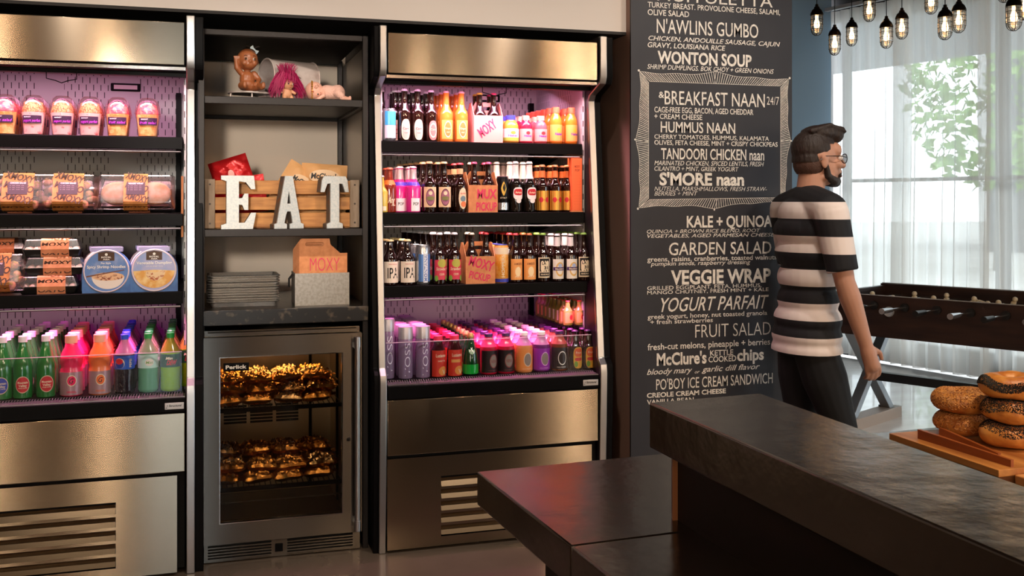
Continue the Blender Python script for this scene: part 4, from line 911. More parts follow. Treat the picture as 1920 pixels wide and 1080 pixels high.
column('blonde', 866, z2, y2, .029, 5, 'brown bottle with orange neck band and cream label', g2, dx=-.010)
column('harp', 946, z2, y2, .027, 1, 'black can with gold harp emblem', g2)
for i in range(4): place('stella', at(943, 400, y2).x+.001-.004*i, y2+.10+.06*i, z2, 'cream foil necked bottle behind the black can, %s' % ROWS[i], g2)
column('stella', 971, z2, y2, .0295, 6, 'white crest bottle with cream foil neck, file beside the black can', g2, dx=-.009)
column('stella', 996, z2, y2, .0295, 6, 'white crest bottle with cream foil neck, file beside the gold labels', g2, dx=-.009)
column('bock', 1020, z2, y2+.014, .0285, 4, 'gold striped label bottle, file beside the white crests', g2)
column('bock', 1044, z2, y2+.014, .0285, 4, 'gold striped label bottle, middle file', g2)
column('bock', 1068, z2, y2+.03, .0285, 4, 'gold striped label bottle, file beside the orange box', g2)
column('ipa', 734, z3, y3, .032, 4, 'squat brown bottle with IPA label at the shelf end', g3, dx=-.006)
column('ipa', 766, z3, y3, .032, 4, 'squat brown bottle with IPA label beside the silver can', g3, dx=-.006)
column('silvercan', 795, z3, y3, .031, 4, 'silver and blue tall can with vertical letters', g3, dx=-.012)
column('berry', 826, z3, y3, .0285, 7, 'raspberry red label bottle, file beside the silver cans', g3, dx=-.012)
column('berry', 854, z3, y3, .0285, 7, 'raspberry red label bottle, file beside the carrier', g3, dx=-.012)
column('orangecan', 943, z3, y3, .031, 3, 'orange tall can with blue rim', g3)
column('amberale', 970, z3, y3, .0285, 6, 'orange label bottle with red cap', g3, dx=-.009)
column('amberale2', 996, z3, y3, .0285, 6, 'orange label bottle with copper cap', g3, dx=-.009)
column('la31', 1022, z3, y3, .0285, 6, 'black and cream label bottle beside the orange labels', g3, dx=-.009)
column('wheat', 1048, z3, y3, .0285, 5, 'ivory label bottle with neck shield, file beside the black label', g3, dx=-.006)
column('wheat', 1074, z3, y3, .0285, 5, 'ivory label bottle with neck shield, file nearer the shelf end', g3, dx=-.006)
column('la31', 1098, z3, y3, .0285, 5, 'black and cream label bottle at the shelf end', g3, dx=-.006)
yd = DECK[1]+.006
column('vosstall', 728, zd, yd+.02, .030, 1, 'taller clear water bottle at the end of the deck', g4)
column('voss', 729, zd, yd+.02, .030, 7, 'clear water bottle with grey cap, end file of the deck', g4, first=1)
column('voss', 763, zd, yd, .030, 7, 'clear water bottle with grey cap, middle file', g4)
column('voss', 795, zd, yd, .030, 7, 'clear water bottle with grey cap, file beside the tea', g4)
column('luz', 825, zd, yd, .031, 7, 'red label tea bottle, file beside the clear water', g4)
column('luz2', 855, zd, yd, .031, 7, 'red label tea bottle with tan plate, file beside the green bottles', g4)
column('perrier', 886, zd, yd, .033, 8, 'green round bottle with gold cap', g4, gap=.001)
column('neradark', 921, zd, yd, .036, 7, 'red juice bottle with black label, file beside the green bottles', g4)
column('neradark', 954, zd, yd, .036, 7, 'red juice bottle with black label, file beside the orange labels', g4)
column('neraorange', 987, zd, yd, .036, 7, 'orange label juice bottle with white cap', g4)
column('nerapurple', 1020, zd, yd, .036, 7, 'purple label juice bottle with white cap', g4)
column('nerablack', 1054, zd, yd, .036, 6, 'black label bottle with white ring', g4)
column('sangria', 1083, zd, yd+.004, .029, 4, 'yellow arched label bottle beside the white ring label', g4)
column('sangria', 1106, zd, yd+.004, .029, 4, 'yellow arched label bottle at the deck end', g4)
# little bottles on a clear riser behind
rx0, rx1 = at(1046, 620, 4.12).x, COOL2+PWID-.03
ry0, rz = 4.05, zd+.170
rs = thing('clear_riser', 'clear acrylic riser shelf carrying the small juice bottles', 'riser', (0, 0, 0))
MB().box(rx0, rx1, ry0, 4.67, rz, rz+.004).build('riser_top', clear('clear acrylic', '#f6f2f6', .07), rs)
for x in (rx0, rx1-.004): MB().box(x, x+.004, ry0+.25, 4.67, zd, rz).build('riser_side', clear('clear acrylic', '#f6f2f6'), rs)
for j in range(3):
    for i in range(8):
        key = 'minigr' if i in (2, 3, 4) and j == 0 else 'minior'
        place(key, rx0+.030+.052*j, ry0+.03+.053*i, rz+.004, 'small juice bottle with red cap on the riser, %s file, %s' % (('inner', 'middle', 'outer')[j], ROWS[i]), 'small juice bottles on the riser', .15)

# four-pack carriers with their bottles
def carrier(px, zs, y0, label, words, board, bot, group, where):
    x = at(px, 400, y0).x; w, dpt, hf = .124, .124, .112
    c = thing('drink_carrier', label, 'carrier', (x, y0, zs), .0, 'four pack carriers')
    b = MB(); b.box(-w/2, w/2, 0, .002, .0, hf); b.box(-w/2, w/2, dpt-.002, dpt, 0, hf); b.box(-w/2, w/2, .002, dpt-.002, 0, .002)
    for sx in (-w/2, w/2-.002):
        b.prism_x([(.002, .002), (.002, hf), (dpt*.38, hf+.055), (dpt*.62, hf+.055), (dpt-.002, hf), (dpt-.002, .002)], sx, sx+.002)
    body = b.build('carrier_body', board, c, fix=True)
    vs, fs = solid2d([[(-.055, 0), (.055, 0), (.055, .06), (.04, .085), (-.04, .085), (-.055, .06)], [(-.024, .052), (.024, .052), (.024, .068), (-.024, .068)]], .003)
    MB().add([(p[0], dpt/2+p[2], p[1]+.085) for p in vs], fs).build('handle_panel', board, c, smooth=0)
    mb = MB()
    for s, ox, oz, ww, hh, ang in words:
        ca, sa = math.cos(ang), math.sin(ang); flat_text(mb, s, (ox, -.0006, oz), (ca, 0, sa), (-sa*.9, 0, ca), ww, hh, .03, .05)
    mb.build('lettering', PINKK, body, smooth=0)
    for k, (i, j) in enumerate(((-1, 0), (1, 0), (-1, 1), (1, 1))):
        place(bot[k], x+i*.0305, y0+.032+j*.060, zs+.0025, 'brown bottle in the %s carrier, %s %s' % (where, ('front', 'back')[j], ('on the tower side', 'on the pillar side')[(i+1)//2]), group)
add('brY', 'beer_bottle', 'bottle', longneck(GL_BROWN, .206, .0275, M('yellow crown cap', '#d9c04a', .4))); add('brP', 'beer_bottle', 'bottle', longneck(GL_BROWN, .206, .0275, M('pink crown cap', '#d0476c', .4)))
add('brW', 'beer_bottle', 'bottle', longneck(GL_BROWN, .206, .0275, M('ivory crown cap', '#e9dcc8', .4))); add('brR', 'beer_bottle', 'bottle', longneck(GL_BROWN, .206, .0275, M('red crown cap', '#b9323a')))
PBOARD = M('pink board', '#ef9a8e', .7)
carrier(916, z1, y1, 'salmon pink four pack carrier with slanted letters on the top shelf', [('MOXY', -.030, .018, .085, .042, .62), ('PICKUP', .012, .004, .052, .026, .62)][:1], PBOARD, ('brY', 'brP', 'brY', 'brP'), g1, 'top shelf')
carrier(906, z2, y2, 'salmon four pack carrier with large MUX letters on the second shelf', [('MUX', -.026, .058, .084, .038, .0), ('PICKUP', -.030, .008, .088, .034, .0)], KRAFT, ('brP', 'brP', 'brW', 'brP'), g2, 'second shelf')
carrier(901, z3, y3, 'orange four pack carrier with slanted MOXY letters on the third shelf', [('MOXY', -.052, .078, .108, .040, -.28), ('PICKUP', -.050, .026, .090, .030, -.22)], KRAFT, ('brW', 'brR', 'brW', 'brR'), g3, 'third shelf')
ob = thing('orange_carton', 'tall orange carton standing at the end of the second shelf', 'box', (at(1084, 400, y2).x, y2+.01, z2+.006), 0)
MB().box(-.024, .022, 0, .055, 0, .222).build('carton', M('bright orange card', '#f06a34', .6), ob, bevel=.001)
mb = MB(); flat_text(mb, 'MOXY', (-.012, -.0006, .182), (1, 0, 0), (0, 0, 1), .024, .010, .02); flat_text(mb, 'POP', (-.010, -.0006, .166), (1, 0, 0), (0, 0, 1), .020, .010, .02)
for k in range(11): flat_text(mb, '- - - - -', (-.014, -.0006, .146-.012*k), (1, 0, 0), (0, 0, 1), .03, .004)
mb.build('lettering', M('dark orange ink', '#a83a14', .6), ob, smooth=0)
MB().box(-.026, .026, .0, .058, -.0055, -.0001).build('foot_tray', KRAFT, ob)
# ------------------------------------------------------------------ left cooler: bottles on the deck
h1, h2, h3, h4 = 'parfait cups on the top shelf', 'boxed meals on the second shelf', 'boxed meals on the third shelf', 'drinks on the deck of the left cooler'
column('mtnblue', 2, zd, yd, .034, 6, 'green bottle with blue round label at the picture edge', h4)
column('mtn', 39, zd, yd, .034, 7, 'green bottle with red round label, file beside the blue label', h4, dx=.004)
column('mtn', 84, zd, yd, .034, 7, 'green bottle with red round label, file beside the pink drinks', h4, dx=.002)
column('sportpink', 132, zd, yd, .039, 6, 'hot pink sports drink with pale cap', h4)
column('sportorange', 185, zd, yd, .039, 6, 'orange sports drink with pale cap', h4)
column('cola', 232, zd, yd, .0365, 7, 'dark cola bottle with blue cap', h4)
column('lime', 276, zd, yd, .0365, 7, 'clear soda bottle with pale green label and green cap', h4)
column('dew', 319, zd, yd, .0365, 7, 'yellow green soda bottle with dark green label', h4)
column('dew', 352, zd, yd+.09, .036, 5, 'yellow green soda bottle half hidden at the cooler end', h4)
# ---- parfait cups
CUPC = clear('clear cup plastic', '#fff8f6', .10, .06)
def cup(kind):
    def make(root):
        yog, top, sp = ((M('pink yogurt', '#f3c0bb', .5, var=(55, '#c63c4a', .60, .70)), M('granola', '#d98a58', .7, var=(180, '#8a4a2a', .45, .6), bump=(160, .6)), .9) if kind == 'yog' else
                        (M('melon chunks', '#f0a45e', .35, var=(50, '#f7cf8c', .45, .6), bump=(50, .5)), M('berry chunks', '#e23a50', .3, var=(60, '#f07a6a', .45, .62), bump=(70, .6)), 1))
        MB().lathe([(0, .004), (.032, .004), (.0395, .076), (.041, .084), (0, .084)], 24).build('filling', yog, root)
        mb = MB(); rg = random.Random(3)
        mb.ball((0, 0, .086), (.0395, .0395, .045), 16)
        for k in range(9): a = rg.random()*6.28; q = rg.uniform(.008, .03); mb.ball((q*math.cos(a), q*math.sin(a), .09+.034*math.sqrt(max(.02, 1-(q/.038)**2))), rg.uniform(.007, .012), 8)
        blob('topping', mb, .0032, top, root, 2)
        MB().lathe([(.0, .0), (.0335, .0), (.0345, .002), (.0425, .085), (.047, .087), (.047, .093), (.0455, .094), (.0455, .10), (.043, .118), (.036, .135), (.024, .147), (.0, .150)], 28).build('clear_cup', CUPC, root, smooth=50)
        l = MB(); r0, r1, za, zb = .0388, .0414, .044, .072
        def cone(s, z): r = r0+(r1-r0)*(z-za)/(zb-za)+.0012; return (r*math.sin(s/r), -r*math.cos(s/r), z)
        vs = [cone(-.037+.074*i/12, z) for i in range(13) for z in (za, zb)]
        l.add(vs, [(2*i, 2*i+2, 2*i+3, 2*i+1) for i in range(12)]); lab = l.build('label', M('dark plum label', '#2a1230', .45), root)
        for s, c, z, w, h, mt, sh in (('MARKET', -.014, .066, .026, .004, WHITE, 0), ('yogurt parfait' if kind == 'yog' else 'fruit salad', 0, .0535, .064, .010, M('magenta script', '#b03ac0', .5), .3)):
            vs, fs, _ = text2d(s, .012, sh); t = MB().add([(lambda p: (p[0]*1.01, p[1]*1.01, p[2]))(cone(c+(x-.5)*w, z+(y-.5)*h)) for x, y in vs], fs); t.build('lettering', mt, lab, smooth=0)
    return make
add('yog', 'parfait_cup', 'cup', cup('yog')); add('fruit', 'parfait_cup', 'cup', cup('fruit'))
for px, kd, nm in ((6, 'fruit', 'fruit salad cup at the picture edge'), (59, 'yog', 'granola yogurt cup beside the edge fruit cup'), (114, 'yog', 'granola yogurt cup, middle of three'), (167, 'yog', 'granola yogurt cup beside the berry cup'), (219, 'fruit', 'berry topped fruit cup beside the granola cups'), (276, 'fruit', 'berry topped fruit cup at the shelf end')):
    column(kd, px, z1, y1, .048, 3, nm, h1, gap=.006, dx=-.004)
# ---- boxed meals
BAND = M('brown paper band', '#c07a3c', .6, var=(30, '#a8662e', .4, .6)); BANDL = M('salmon paper band', '#e0946a', .6, var=(30, '#cf8058', .4, .6)); BINK = M('dark brown ink', '#3a1a0c', .6)
LID = clear('clear lid plastic', '#f6eaf0', .42, .22); TRAYB = M('black tray', '#0d0b0c', .35)
BREAD = M('pale bread', '#eec6a4', .7, var=(24, '#d99a68', .4, .62)); RICE = M('rice and salmon', '#efdccb', .6, var=(70, '#e08a68', .5, .62)); SAL = M('salad leaves', '#e8a27c', .6, var=(60, '#b8a04a', .45, .6), bump=(60, .6))
def meal(w, d, h, dark, fill, bandx, bandw, label, words='MOXY'):
    """lidded box lying flat, front towards -y"""
    def make(root):
        hb = h*.42; t = .004
        tb_ = MB()
        n = 4
        def ring(k, z): return [(-w/2+k, -d/2+k, z), (w/2-k, -d/2+k, z), (w/2-k, d/2-k, z), (-w/2+k, d/2-k, z)]
        vs = ring(.012, 0)+ring(.002, hb)+ring(.005, hb)+ring(.015, .003)
        fs = [(3, 2, 1, 0), (12, 13, 14, 15)]+[(4*i+k, 4*i+(k+1) % 4, 4*i+4+(k+1) % 4, 4*i+4+k) for i in range(3) for k in range(4)]
        tb_.add(vs, fs).build('tray', TRAYB if dark else clear('clear tray plastic', '#f8eef2', .2, .1), root, smooth=0, bevel=.003)
        f = MB(); rg = random.Random(int(w*1000))
        if fill == 'wrap':
            for s in (-1, 1): f.ball((s*w*.24, 0, hb*.75), (w*.21, d*.34, h*.42), 16)
        elif fill == 'salad':
            for k in range(26): f.ball((rg.uniform(-w*.42, w*.42), rg.uniform(-d*.38, d*.38), hb*.6+rg.uniform(0, h*.2)), (rg.uniform(.012, .024), rg.uniform(.012, .02), .010), 8)
        else:
            for i in range(7):
                for j in range(3): f.ball((-w*.40+w*.8*i/6, (j-1)*d*.28, hb*.75), (w*.062, d*.13, h*.24), 10)
        f.build('food', {'wrap': BREAD, 'salad': SAL}.get(fill, RICE), root, smooth=80)
        vs = ring(0, hb)+ring(.002, hb+.005)+ring(.012, h-.004)+ring(.016, h)
        fs = [(12, 13, 14, 15)]+[(4*i+k, 4*i+(k+1) % 4, 4*i+4+(k+1) % 4, 4*i+4+k) for i in range(3) for k in range(4)]
        MB().add(vs, fs).build('clear_lid', LID, root, smooth=0, bevel=.004)
        b = MB(); q = .0015; x0, x1 = bandx-bandw/2, bandx+bandw/2
        pr = [(-d/2+.008, -.0008), (-d/2-q, hb), (-d/2+.010-q, h-.004), (-d/2+.016, h+q), (d/2-.016, h+q), (d/2-.010+q, h-.004), (d/2+q, hb), (d/2-.008, -.0008)]
        for (ya, za), (yb, zb) in zip(pr, pr[1:]): b.add([(x0, ya, za), (x1, ya, za), (x1, yb, zb), (x0, yb, zb)], [(0, 1, 2, 3)])
        bo = b.build('paper_band', BAND if not dark else BANDL, root, smooth=0, fix=False)
        t = MB()
        for r, yy in enumerate((-d*.30, d*.02, d*.30)):
            flat_text(t, words+'O' if r % 2 else 'X'+words, (x0+.004, yy, h+q+.0006), (.94, -.25, 0), (.3, .9, 0), bandw*.98, d*.2, .03)
        for z_, s in ((hb*.25, 'OXYO'), (hb+.012, 'MOXY')): flat_text(t, s, (x0+.002, -d/2-q-.0012+(.006 if z_ < hb*.5 else .0052), z_), (1, 0, 0), (.25, 0, .9), bandw*.95, hb*.55, .03)
        t.build('band_lettering', BINK, bo, smooth=0)
        if label:
            lw, lh = .066, .052
            l = MB().box(bandx-lw/2, bandx+lw/2, -lh*.55, lh*.45, h+q, h+q+.0012).build('label', M('plum black label', '#301228', .45), bo)
            t2 = MB(); flat_text(t2, label, (bandx-lw*.40, lh*.30, h+q+.002), (1, 0, 0), (0, 1, 0), lw*.8, .006, .03)
            for k in range(3): flat_text(t2, '- -- --- --', (bandx-lw*.40, lh*.12-.008*k, h+q+.002), (1, 0, 0), (0, 1, 0), lw*.7, .004)
            t2.build('lettering', M('pale pink print', '#e8c6d8', .5), l, smooth=0)
    return make
add('boxS', 'salad_box', 'box', meal(.205, .145, .062, False, 'salad', .004, .105, 'CHICKEN SALAD')); add('boxW', 'wrap_box', 'box', meal(.280, .145, .062, False, 'wrap', .0, .085, 'VEGGIE WRAP'))
add('boxSb', 'salad_box', 'box', meal(.190, .145, .062, True, 'salad', .004, .085, None)); add('boxWb', 'wrap_box', 'box', meal(.270, .145, .062, True, 'wrap', .006, .078, None))
add('sushi', 'sushi_tray', 'tray', meal(.200, .105, .064, True, 'rice', .012, .095, None))
def lean(key, px, y, z, label, group, tilt):
    o = place(key, at(px, 400, y).x, y, z, label, group, 0); o.rotation_euler = (tilt, 0, 0); return o
TL = math.radians(62); dz, dy = .0725*math.sin(TL), .0725*math.cos(TL)
for px, key, kb, nm in ((36, 'boxS', 'boxSb', 'salad box at the picture edge'), (129, 'boxS', 'boxSb', 'salad box beside the wrap box'), (256, 'boxW', 'boxWb', 'wide wrap box at the shelf end')):
    lean(key, px, y2+.048+dy*.0+.040, z2+dz+.002, 'clear %s propped up front with plum label' % nm, h2, TL)
    xx = at(px+4, 400, y2+.24).x
    for k in range(2): place(kb, xx, y2+.245, z2+.0655*k+.0015, 'black tray %s, %s of the stack behind' % (nm, ('bottom', 'top')[k]), h2, 0)
for k in range(3): place('sushi', at(97+(-4, 6, 0)[k], 400, y3+.06).x, y3+.058+.02*k, z3+.0015+.0662*k, 'black sushi tray with salmon paper band, %s of the middle stack' % ('bottom', 'middle', 'top')[k], h3, 0)
for k in range(3): place('sushi', at(-2, 400, y3+.20).x, y3+.20, z3+.0015+.0662*k, 'black sushi tray, %s of the stack behind the edge salad box' % ('bottom', 'middle', 'top')[k], h3, 0)
lean('boxS', -8, y3+.052, z3+dz*.98+.003, 'clear salad box propped on the third shelf at the picture edge', h3, math.radians(60))
# ---- noodle bowls in blue sleeves
BLUES = M('blue sleeve card', '#4a79b8', .45, var=(18, '#3a62a0', .4, .6)); RIMC = M('pale rim', '#e6d2d6', .4)
def noodle(kind):
    def make(root):
        w, h, dp, r = .166, .160, .075, .079
        pts = [(-w/2, 0), (w/2, 0), (w/2, .075)]+[(w/2*math.cos(a), .075+(h-.075-.004)*math.sin(a)) for a in [math.pi*k/20 for k in range(1, 20)]]+[(-w/2, .075)]
        MB().prism_y(pts, 0, dp).build('sleeve', BLUES, root, fix=True)
        MB().box(-.055, .055, .008, .05, h-.010, h+.006).build('top_flap', M('pale violet flap', '#a8a4cc', .4), root)
        R = Matrix.Rotation(math.pi/2, 4, 'X')
        MB().lathe([(0, -.001), (r, -.001), (r*1.01, .002), (r*.98, .006), (r*.95, .006), (r*.95, .003), (0, .003)], 36, mat=R, c=(0, 0, .080)).build('bowl_lid', RIMC, root, fix=True)
        def disc(rx, rz, cx, cz, y, n=32, a0=0, a1=6.2832): 
            mb = MB(); m = [(cx+rx*math.cos(a0+(a1-a0)*k/n), y, cz+rz*math.sin(a0+(a1-a0)*k/n)) for k in range(n+1)]
            return mb.add([(cx, y, cz)]+m, [(0, 1+k, 2+k) for k in range(n)])
        f = disc(r*.94, r*.94, 0, .080, -.0035).build('lid_print', M('lid blue', '#5d83c2', .4, var=(20, '#8fa0cc', .5, .7)) if kind == 'noodles' else M('lid lilac', '#a9abd2', .4, var=(16, '#7f9cd2', .5, .7)), root, smooth=0)
        b = MB().add([(-.028, -.0045, .118), (.028, -.0045, .118), (.028, -.0045, .148), (0, -.0045, .153), (-.028, -.0045, .148)], [(0, 1, 2, 3, 4)]).build('brown_banner', M('brown banner', '#4a2c18', .5), f, smooth=0)
        t = MB(); t.add([(.005*math.cos(k*.52), -.0052, .141+.005*math.sin(k*.52)) for k in range(12)], [tuple(range(12))])
        flat_text(t, 'ROYAL', (-.017, -.0052, .128), (1, 0, 0), (0, 0, 1), .034, .006, .03); flat_text(t, 'ASIA', (-.012, -.0052, .1205), (1, 0, 0), (0, 0, 1), .024, .005, .03)
        if kind == 'noodles': flat_text(t, 'Pan Style', (-.018, -.0052, .106), (1, 0, 0), (0, 0, 1), .034, .007, .02); flat_text(t, 'Spicy Shrimp Noodles', (-.066, -.0052, .091), (1, 0, 0), (0, 0, 1), .132, .0105, .02)
        else: flat_text(t, 'Vegetable Dumpling', (-.062, -.0052, .103), (1, 0, 0), (0, 0, 1), .124, .0105, .02); flat_text(t, 'with soy ginger sauce', (-.030, -.0052, .094), (1, 0, 0), (0, 0, 1), .06, .004, .01)
        t.build('lettering', WHITE, f, smooth=0)
        if kind == 'noodles':
            disc(.056, .046, .006, .060, -.0043, 24, math.pi, 2*math.pi).build('bowl_print', M('white bowl print', '#f0e0d8', .5), f, smooth=0)
            disc(.055, .015, .006, .060, -.0049).build('food_print', M('noodle print', '#e8b890', .5, var=(110, '#8a3a24', .52, .64)), f, smooth=0)
            MB().add([(-.068, -.0053, .058), (.062, -.0053, .082), (.062, -.0053, .085), (-.068, -.0053, .063)], [(0, 1, 2, 3)]).build('chopstick_print', M('brown stick print', '#7a4a34', .5), f, smooth=0)
        else:
            disc(r*.93, r*.86, 0, .082, -.0043, 28, math.pi*1.02, math.pi*1.98).build('food_print', M('dumpling print', '#e0a04c', .5, var=(30, '#f0cf90', .45, .62)), f, smooth=0)
            disc(.034, .030, .004, .072, -.0049, 20, math.pi*.95, math.pi*2.1).build('filling_print', M('filling print', '#e8c79a', .5, var=(120, '#b0502a', .5, .62)), f, smooth=0)
    return make
add('noodles', 'noodle_bowl', 'box', noodle('noodles')); add('dumpling', 'noodle_bowl', 'box', noodle('dumpling'))
for px, kd, nm in ((199, 'noodles', 'round blue shrimp noodle bowl in its sleeve'), (289, 'dumpling', 'round lilac dumpling bowl in its sleeve'), (378, 'dumpling', 'dumpling bowl in its sleeve half hidden by the end trim')):
    x = at(px, 400, y3).x
    if px > 370: x = COOL1+PWID-.015-.083+.002
    for i in range(3):
        if px > 370: continue
        place(kd, x-.010*i, y3+.012+.080*i, z3, '%s, %s' % (nm, ROWS[i]), h3, 0)
cs = thing('hanging_card', 'narrow salmon card hanging at the end of the second shelf', 'card', (COOL1+PWID-.012, y2+.02, 0), 0)
MB().box(-.006, .0015, -.012, .05, 1.225, 1.455).build('card', KRAFT, cs); MB().box(-.0075, -.006, -.010, .048, 1.27, 1.315).build('pink_patch', M('magenta patch', '#e02a8a', .5), cs)

# ------------------------------------------------------------------ tower: countertop, crate shelf, toy shelf
ZC = .952
PAN = M('sheet pan aluminium', '#d6d1ca', .26, .92)
def pan(root):
    w, d, h = .268, .20, .024
    def ring(k, z): 
        r = .02; out = []
        for cx, cy, a0 in ((w/2-r, d/2-r, 0), (-w/2+r, d/2-r, 1), (-w/2+r, -d/2+r, 2), (w/2-r, -d/2+r, 3)):
            for i in range(5): a = (a0+i/4)*math.pi/2; out.append((cx+(r-k)*math.cos(a), cy+(r-k)*math.sin(a), z))
        return out
    rs = [ring(.016, 0), ring(.008, h-.0055), ring(.0, h-.0055), ring(-.003, h-.003), ring(.0, h), ring(.008, h), ring(.017, .0015)]
    n = 20; vs = [p for q in rs for p in q]
    MB().add(vs, [tuple(range(n))[::-1], tuple((len(rs)-1)*n+k for k in range(n))]+[(i*n+k, i*n+(k+1) % n, (i+1)*n+(k+1) % n, (i+1)*n+k) for i in range(len(rs)-1) for k in range(n)]).build('pan_body', PAN, root, smooth=50)
    MB().box(-w/2+.025, w/2-.025, -d/2+.025, d/2-.025, .0016, .0019).build('paper_liner', M('brown paper liner', '#c9a27c', .7), root)
add('pan', 'sheet_pan', 'tray', pan)
pcx = at(457, 575, 4.075).x
for k in range(11):
    place('pan', pcx+random.uniform(-.0015, .0015), 4.155+random.uniform(-.0015, .0015), ZC+.0005+.0098*k, 'shallow metal sheet pan, %s from the bottom of the pan stack' % ORD[k] if k < 10 else 'shallow metal sheet pan lined with paper, topmost of the pan stack', 'sheet pans on the stone counter', 0)
GALV = M('galvanised zinc', '#9b968f', .45, .75, var=(90, '#8c8780', .42, .6), spec=.5)
gx0, gx1, gy = at(553, 570, 4.05).x, at(655, 570, 4.05).x, 4.05
gb = thing('zinc_bin', 'galvanised zinc bin holding folded drink carriers on the stone counter', 'bin', ((gx0+gx1)/2, gy, ZC))
gw, gh, gd = (gx1-gx0)/2, .126, .16
b = MB(); b.box(-gw, gw, 0, .003, 0, gh); b.box(-gw, gw, gd-.003, gd, 0, gh); b.box(-gw, -gw+.003, .003, gd-.003, 0, gh); b.box(gw-.003, gw, .003, gd-.003, 0, gh); b.box(-gw, gw, .003, gd-.003, 0, .003)
b.build('bin_body', GALV, gb)
MB().tube([(-gw-.001, .06, .118), (-gw-.016, .06, .10), (-gw-.016, .06, .07), (-gw-.016, .10, .07), (-gw-.016, .10, .10), (-gw-.001, .10, .118)], .0025, 6).build('wire_handle', M('dark wire', '#3a3633', .4, .8), gb)
vsC, fsC = solid2d([[(-.090, 0), (.098, 0), (.098, .118), (.07, .118), (.032, .152), (.028, .176), (-.082, .176), (-.090, .168)], [(-.062, .146), (.002, .146), (.008, .154), (.002, .161), (-.062, .161), (-.068, .154)]], .004)
cm = None
for k in range(5):
    cc = thing('folded_carrier', 'folded salmon drink carrier in the zinc bin, %s' % ('with MOXY letters, in front', 'second back', 'third back', 'fourth back', 'fifth back')[k], 'carrier', ((gx0+gx1)/2-.004*k+.002, gy+.02+.022*k, ZC+.085-.01*k+.001*k), 0, 'folded carriers in the zinc bin')
    if cm is None: o = MB().add([(p[0], p[2], p[1]) for p in vsC], fsC).build('card_panel', KRAFT, cc, smooth=0); cm = o.data
    else: o = bpy.data.objects.new('card_panel', cm); C.objects.link(o); o.parent = cc
    if k == 0:
        t = MB(); flat_text(t, 'MOXY', (-.048, -.0026, .048), (1, 0, 0), (0, 0, 1), .115, .055, -.015); t.build('lettering', PINKK, o, smooth=0)

ZE = 1.254
cx0, cx1, cy = at(384, 400, 4.12).x, at(674, 400, 4.12).x, 4.12
SLAT = M('honey pine slat', '#c98a45', .55, var=((8, 8, 60), '#a86a2e', .35, .65)); CRF = M('bleached wood frame', '#a08870', .65, var=((40, 8, 8), '#8a725a', .4, .6))
cr = thing('wooden_crate', 'slatted honey wooden crate of chip bags behind the metal letters', 'crate', (cx0, cy, ZE)); cw, chh, cd = cx1-cx0, .192, .30
for z0, z1_ in ((.004, .060), (.072, .122), (.134, .188)):
    MB().box(.012, cw-.012, .010, .02, z0, z1_).build('slat', SLAT, cr, bevel=.0015); MB().box(.012, cw-.012, cd-.02, cd-.010, z0, z1_).build('slat', SLAT, cr, bevel=.0015)
for x0, x1_ in ((0, .038), (cw*.475, cw*.475+.032), (cw-.038, cw)):
    for yy in (0, cd-.010): MB().box(x0, x1_, yy, yy+.010, .0, chh).build('frame_post', CRF, cr, bevel=.0015)
for x in (.0, cw-.012): MB().box(x, x+.012, .010, cd-.010, .0, chh-.004).build('end_board', CRF, cr)
MB().box(.012, cw-.012, .02, cd-.02, 0, .008).build('crate_floor', SLAT, cr)
sc = MB()
for x in (.019, cw*.475+.016, cw-.019):
    for z in (.02, .096, .172): sc.lathe([(0, 0), (.004, 0), (.004, .0015), (0, .002)], 8, mat=Matrix.Rotation(math.pi/2, 4, 'X'), c=(x, 0, z))
sc.build('screw_heads', M('dark screw', '#4a4038', .5, .7), cr, fix=True)
# chip bags: pillow bags with crimped ends
def bag(name, loc, rot, w, h, t, mat, band, label, words, seed):
    root = thing(name, label, 'chip bag', loc); root.rotation_euler = rot
    rg = random.Random(seed); p = [rg.random()*6 for _ in range(6)]; n, m = 16, 18; g = {}
    for s in (1, -1):
        mb = MB(); vs = []
        for i in range(n+1):
            for j in range(m+1):
                u, v = -1+2*i/n, -1+2*j/m
                f = max(0, 1-abs(u)**3)**.7*max(0, 1-abs(v)**4)**.8
                cr_ = .004*(math.sin(6*u+4*v+p[0])+.8*math.sin(11*v-5*u+p[1])+.6*math.sin(17*u+9*v+p[2]))*(.35+f)
                vs.append((u*w/2*(1-.06*f), -s*(f*t/2+cr_*s*.8), v*h/2))
        fs = [(i*(m+1)+j, (i+1)*(m+1)+j, (i+1)*(m+1)+j+1, i*(m+1)+j+1) for i in range(n) for j in range(m)]
        g[s] = (vs, fs if s > 0 else [q[::-1] for q in fs])
    mb = MB(); mb.add(*g[1]); mb.add(*g[-1]); body = mb.build('bag_body', mat, root, smooth=50)
    def surf(x, z): 
        u = max(-1, min(1, x/(w/2))); v = max(-1, min(1, z/(h/2))); f = max(0, 1-abs(u)**3)**.7*max(0, 1-abs(v)**4)**.8
        return -(f*t/2+.0065)
    if band:
        bm, ba, bb, bz = band; q = MB(); n = 26; vs = [(0, surf(0, bz)-.001, bz)]+[(ba*math.cos(6.283*k/n), surf(ba*math.cos(6.283*k/n), bz+bb*math.sin(6.283*k/n))-.001, bz+bb*math.sin(6.283*k/n)) for k in range(n)]
        q.add(vs, [(0, 1+k, 1+(k+1) % n) for k in range(n)]); q.build('bag_emblem', bm, body)
    for s, z, ww, hh, mt in words:
        v2, f2, _ = text2d(s, .03, .1); q = MB().add([((x-.5)*ww, surf((x-.5)*ww, z+y*hh)-.002, z+y*hh) for x, y in v2], f2); q.build('lettering', mt, body, smooth=0)
    return root
REDB = M('red foil bag', '#c81f22', .28, .25, bump=(30, .3)); KRB = M('kraft paper bag', '#cf9a62', .6, bump=(40, .3))
bz = ZE+.012
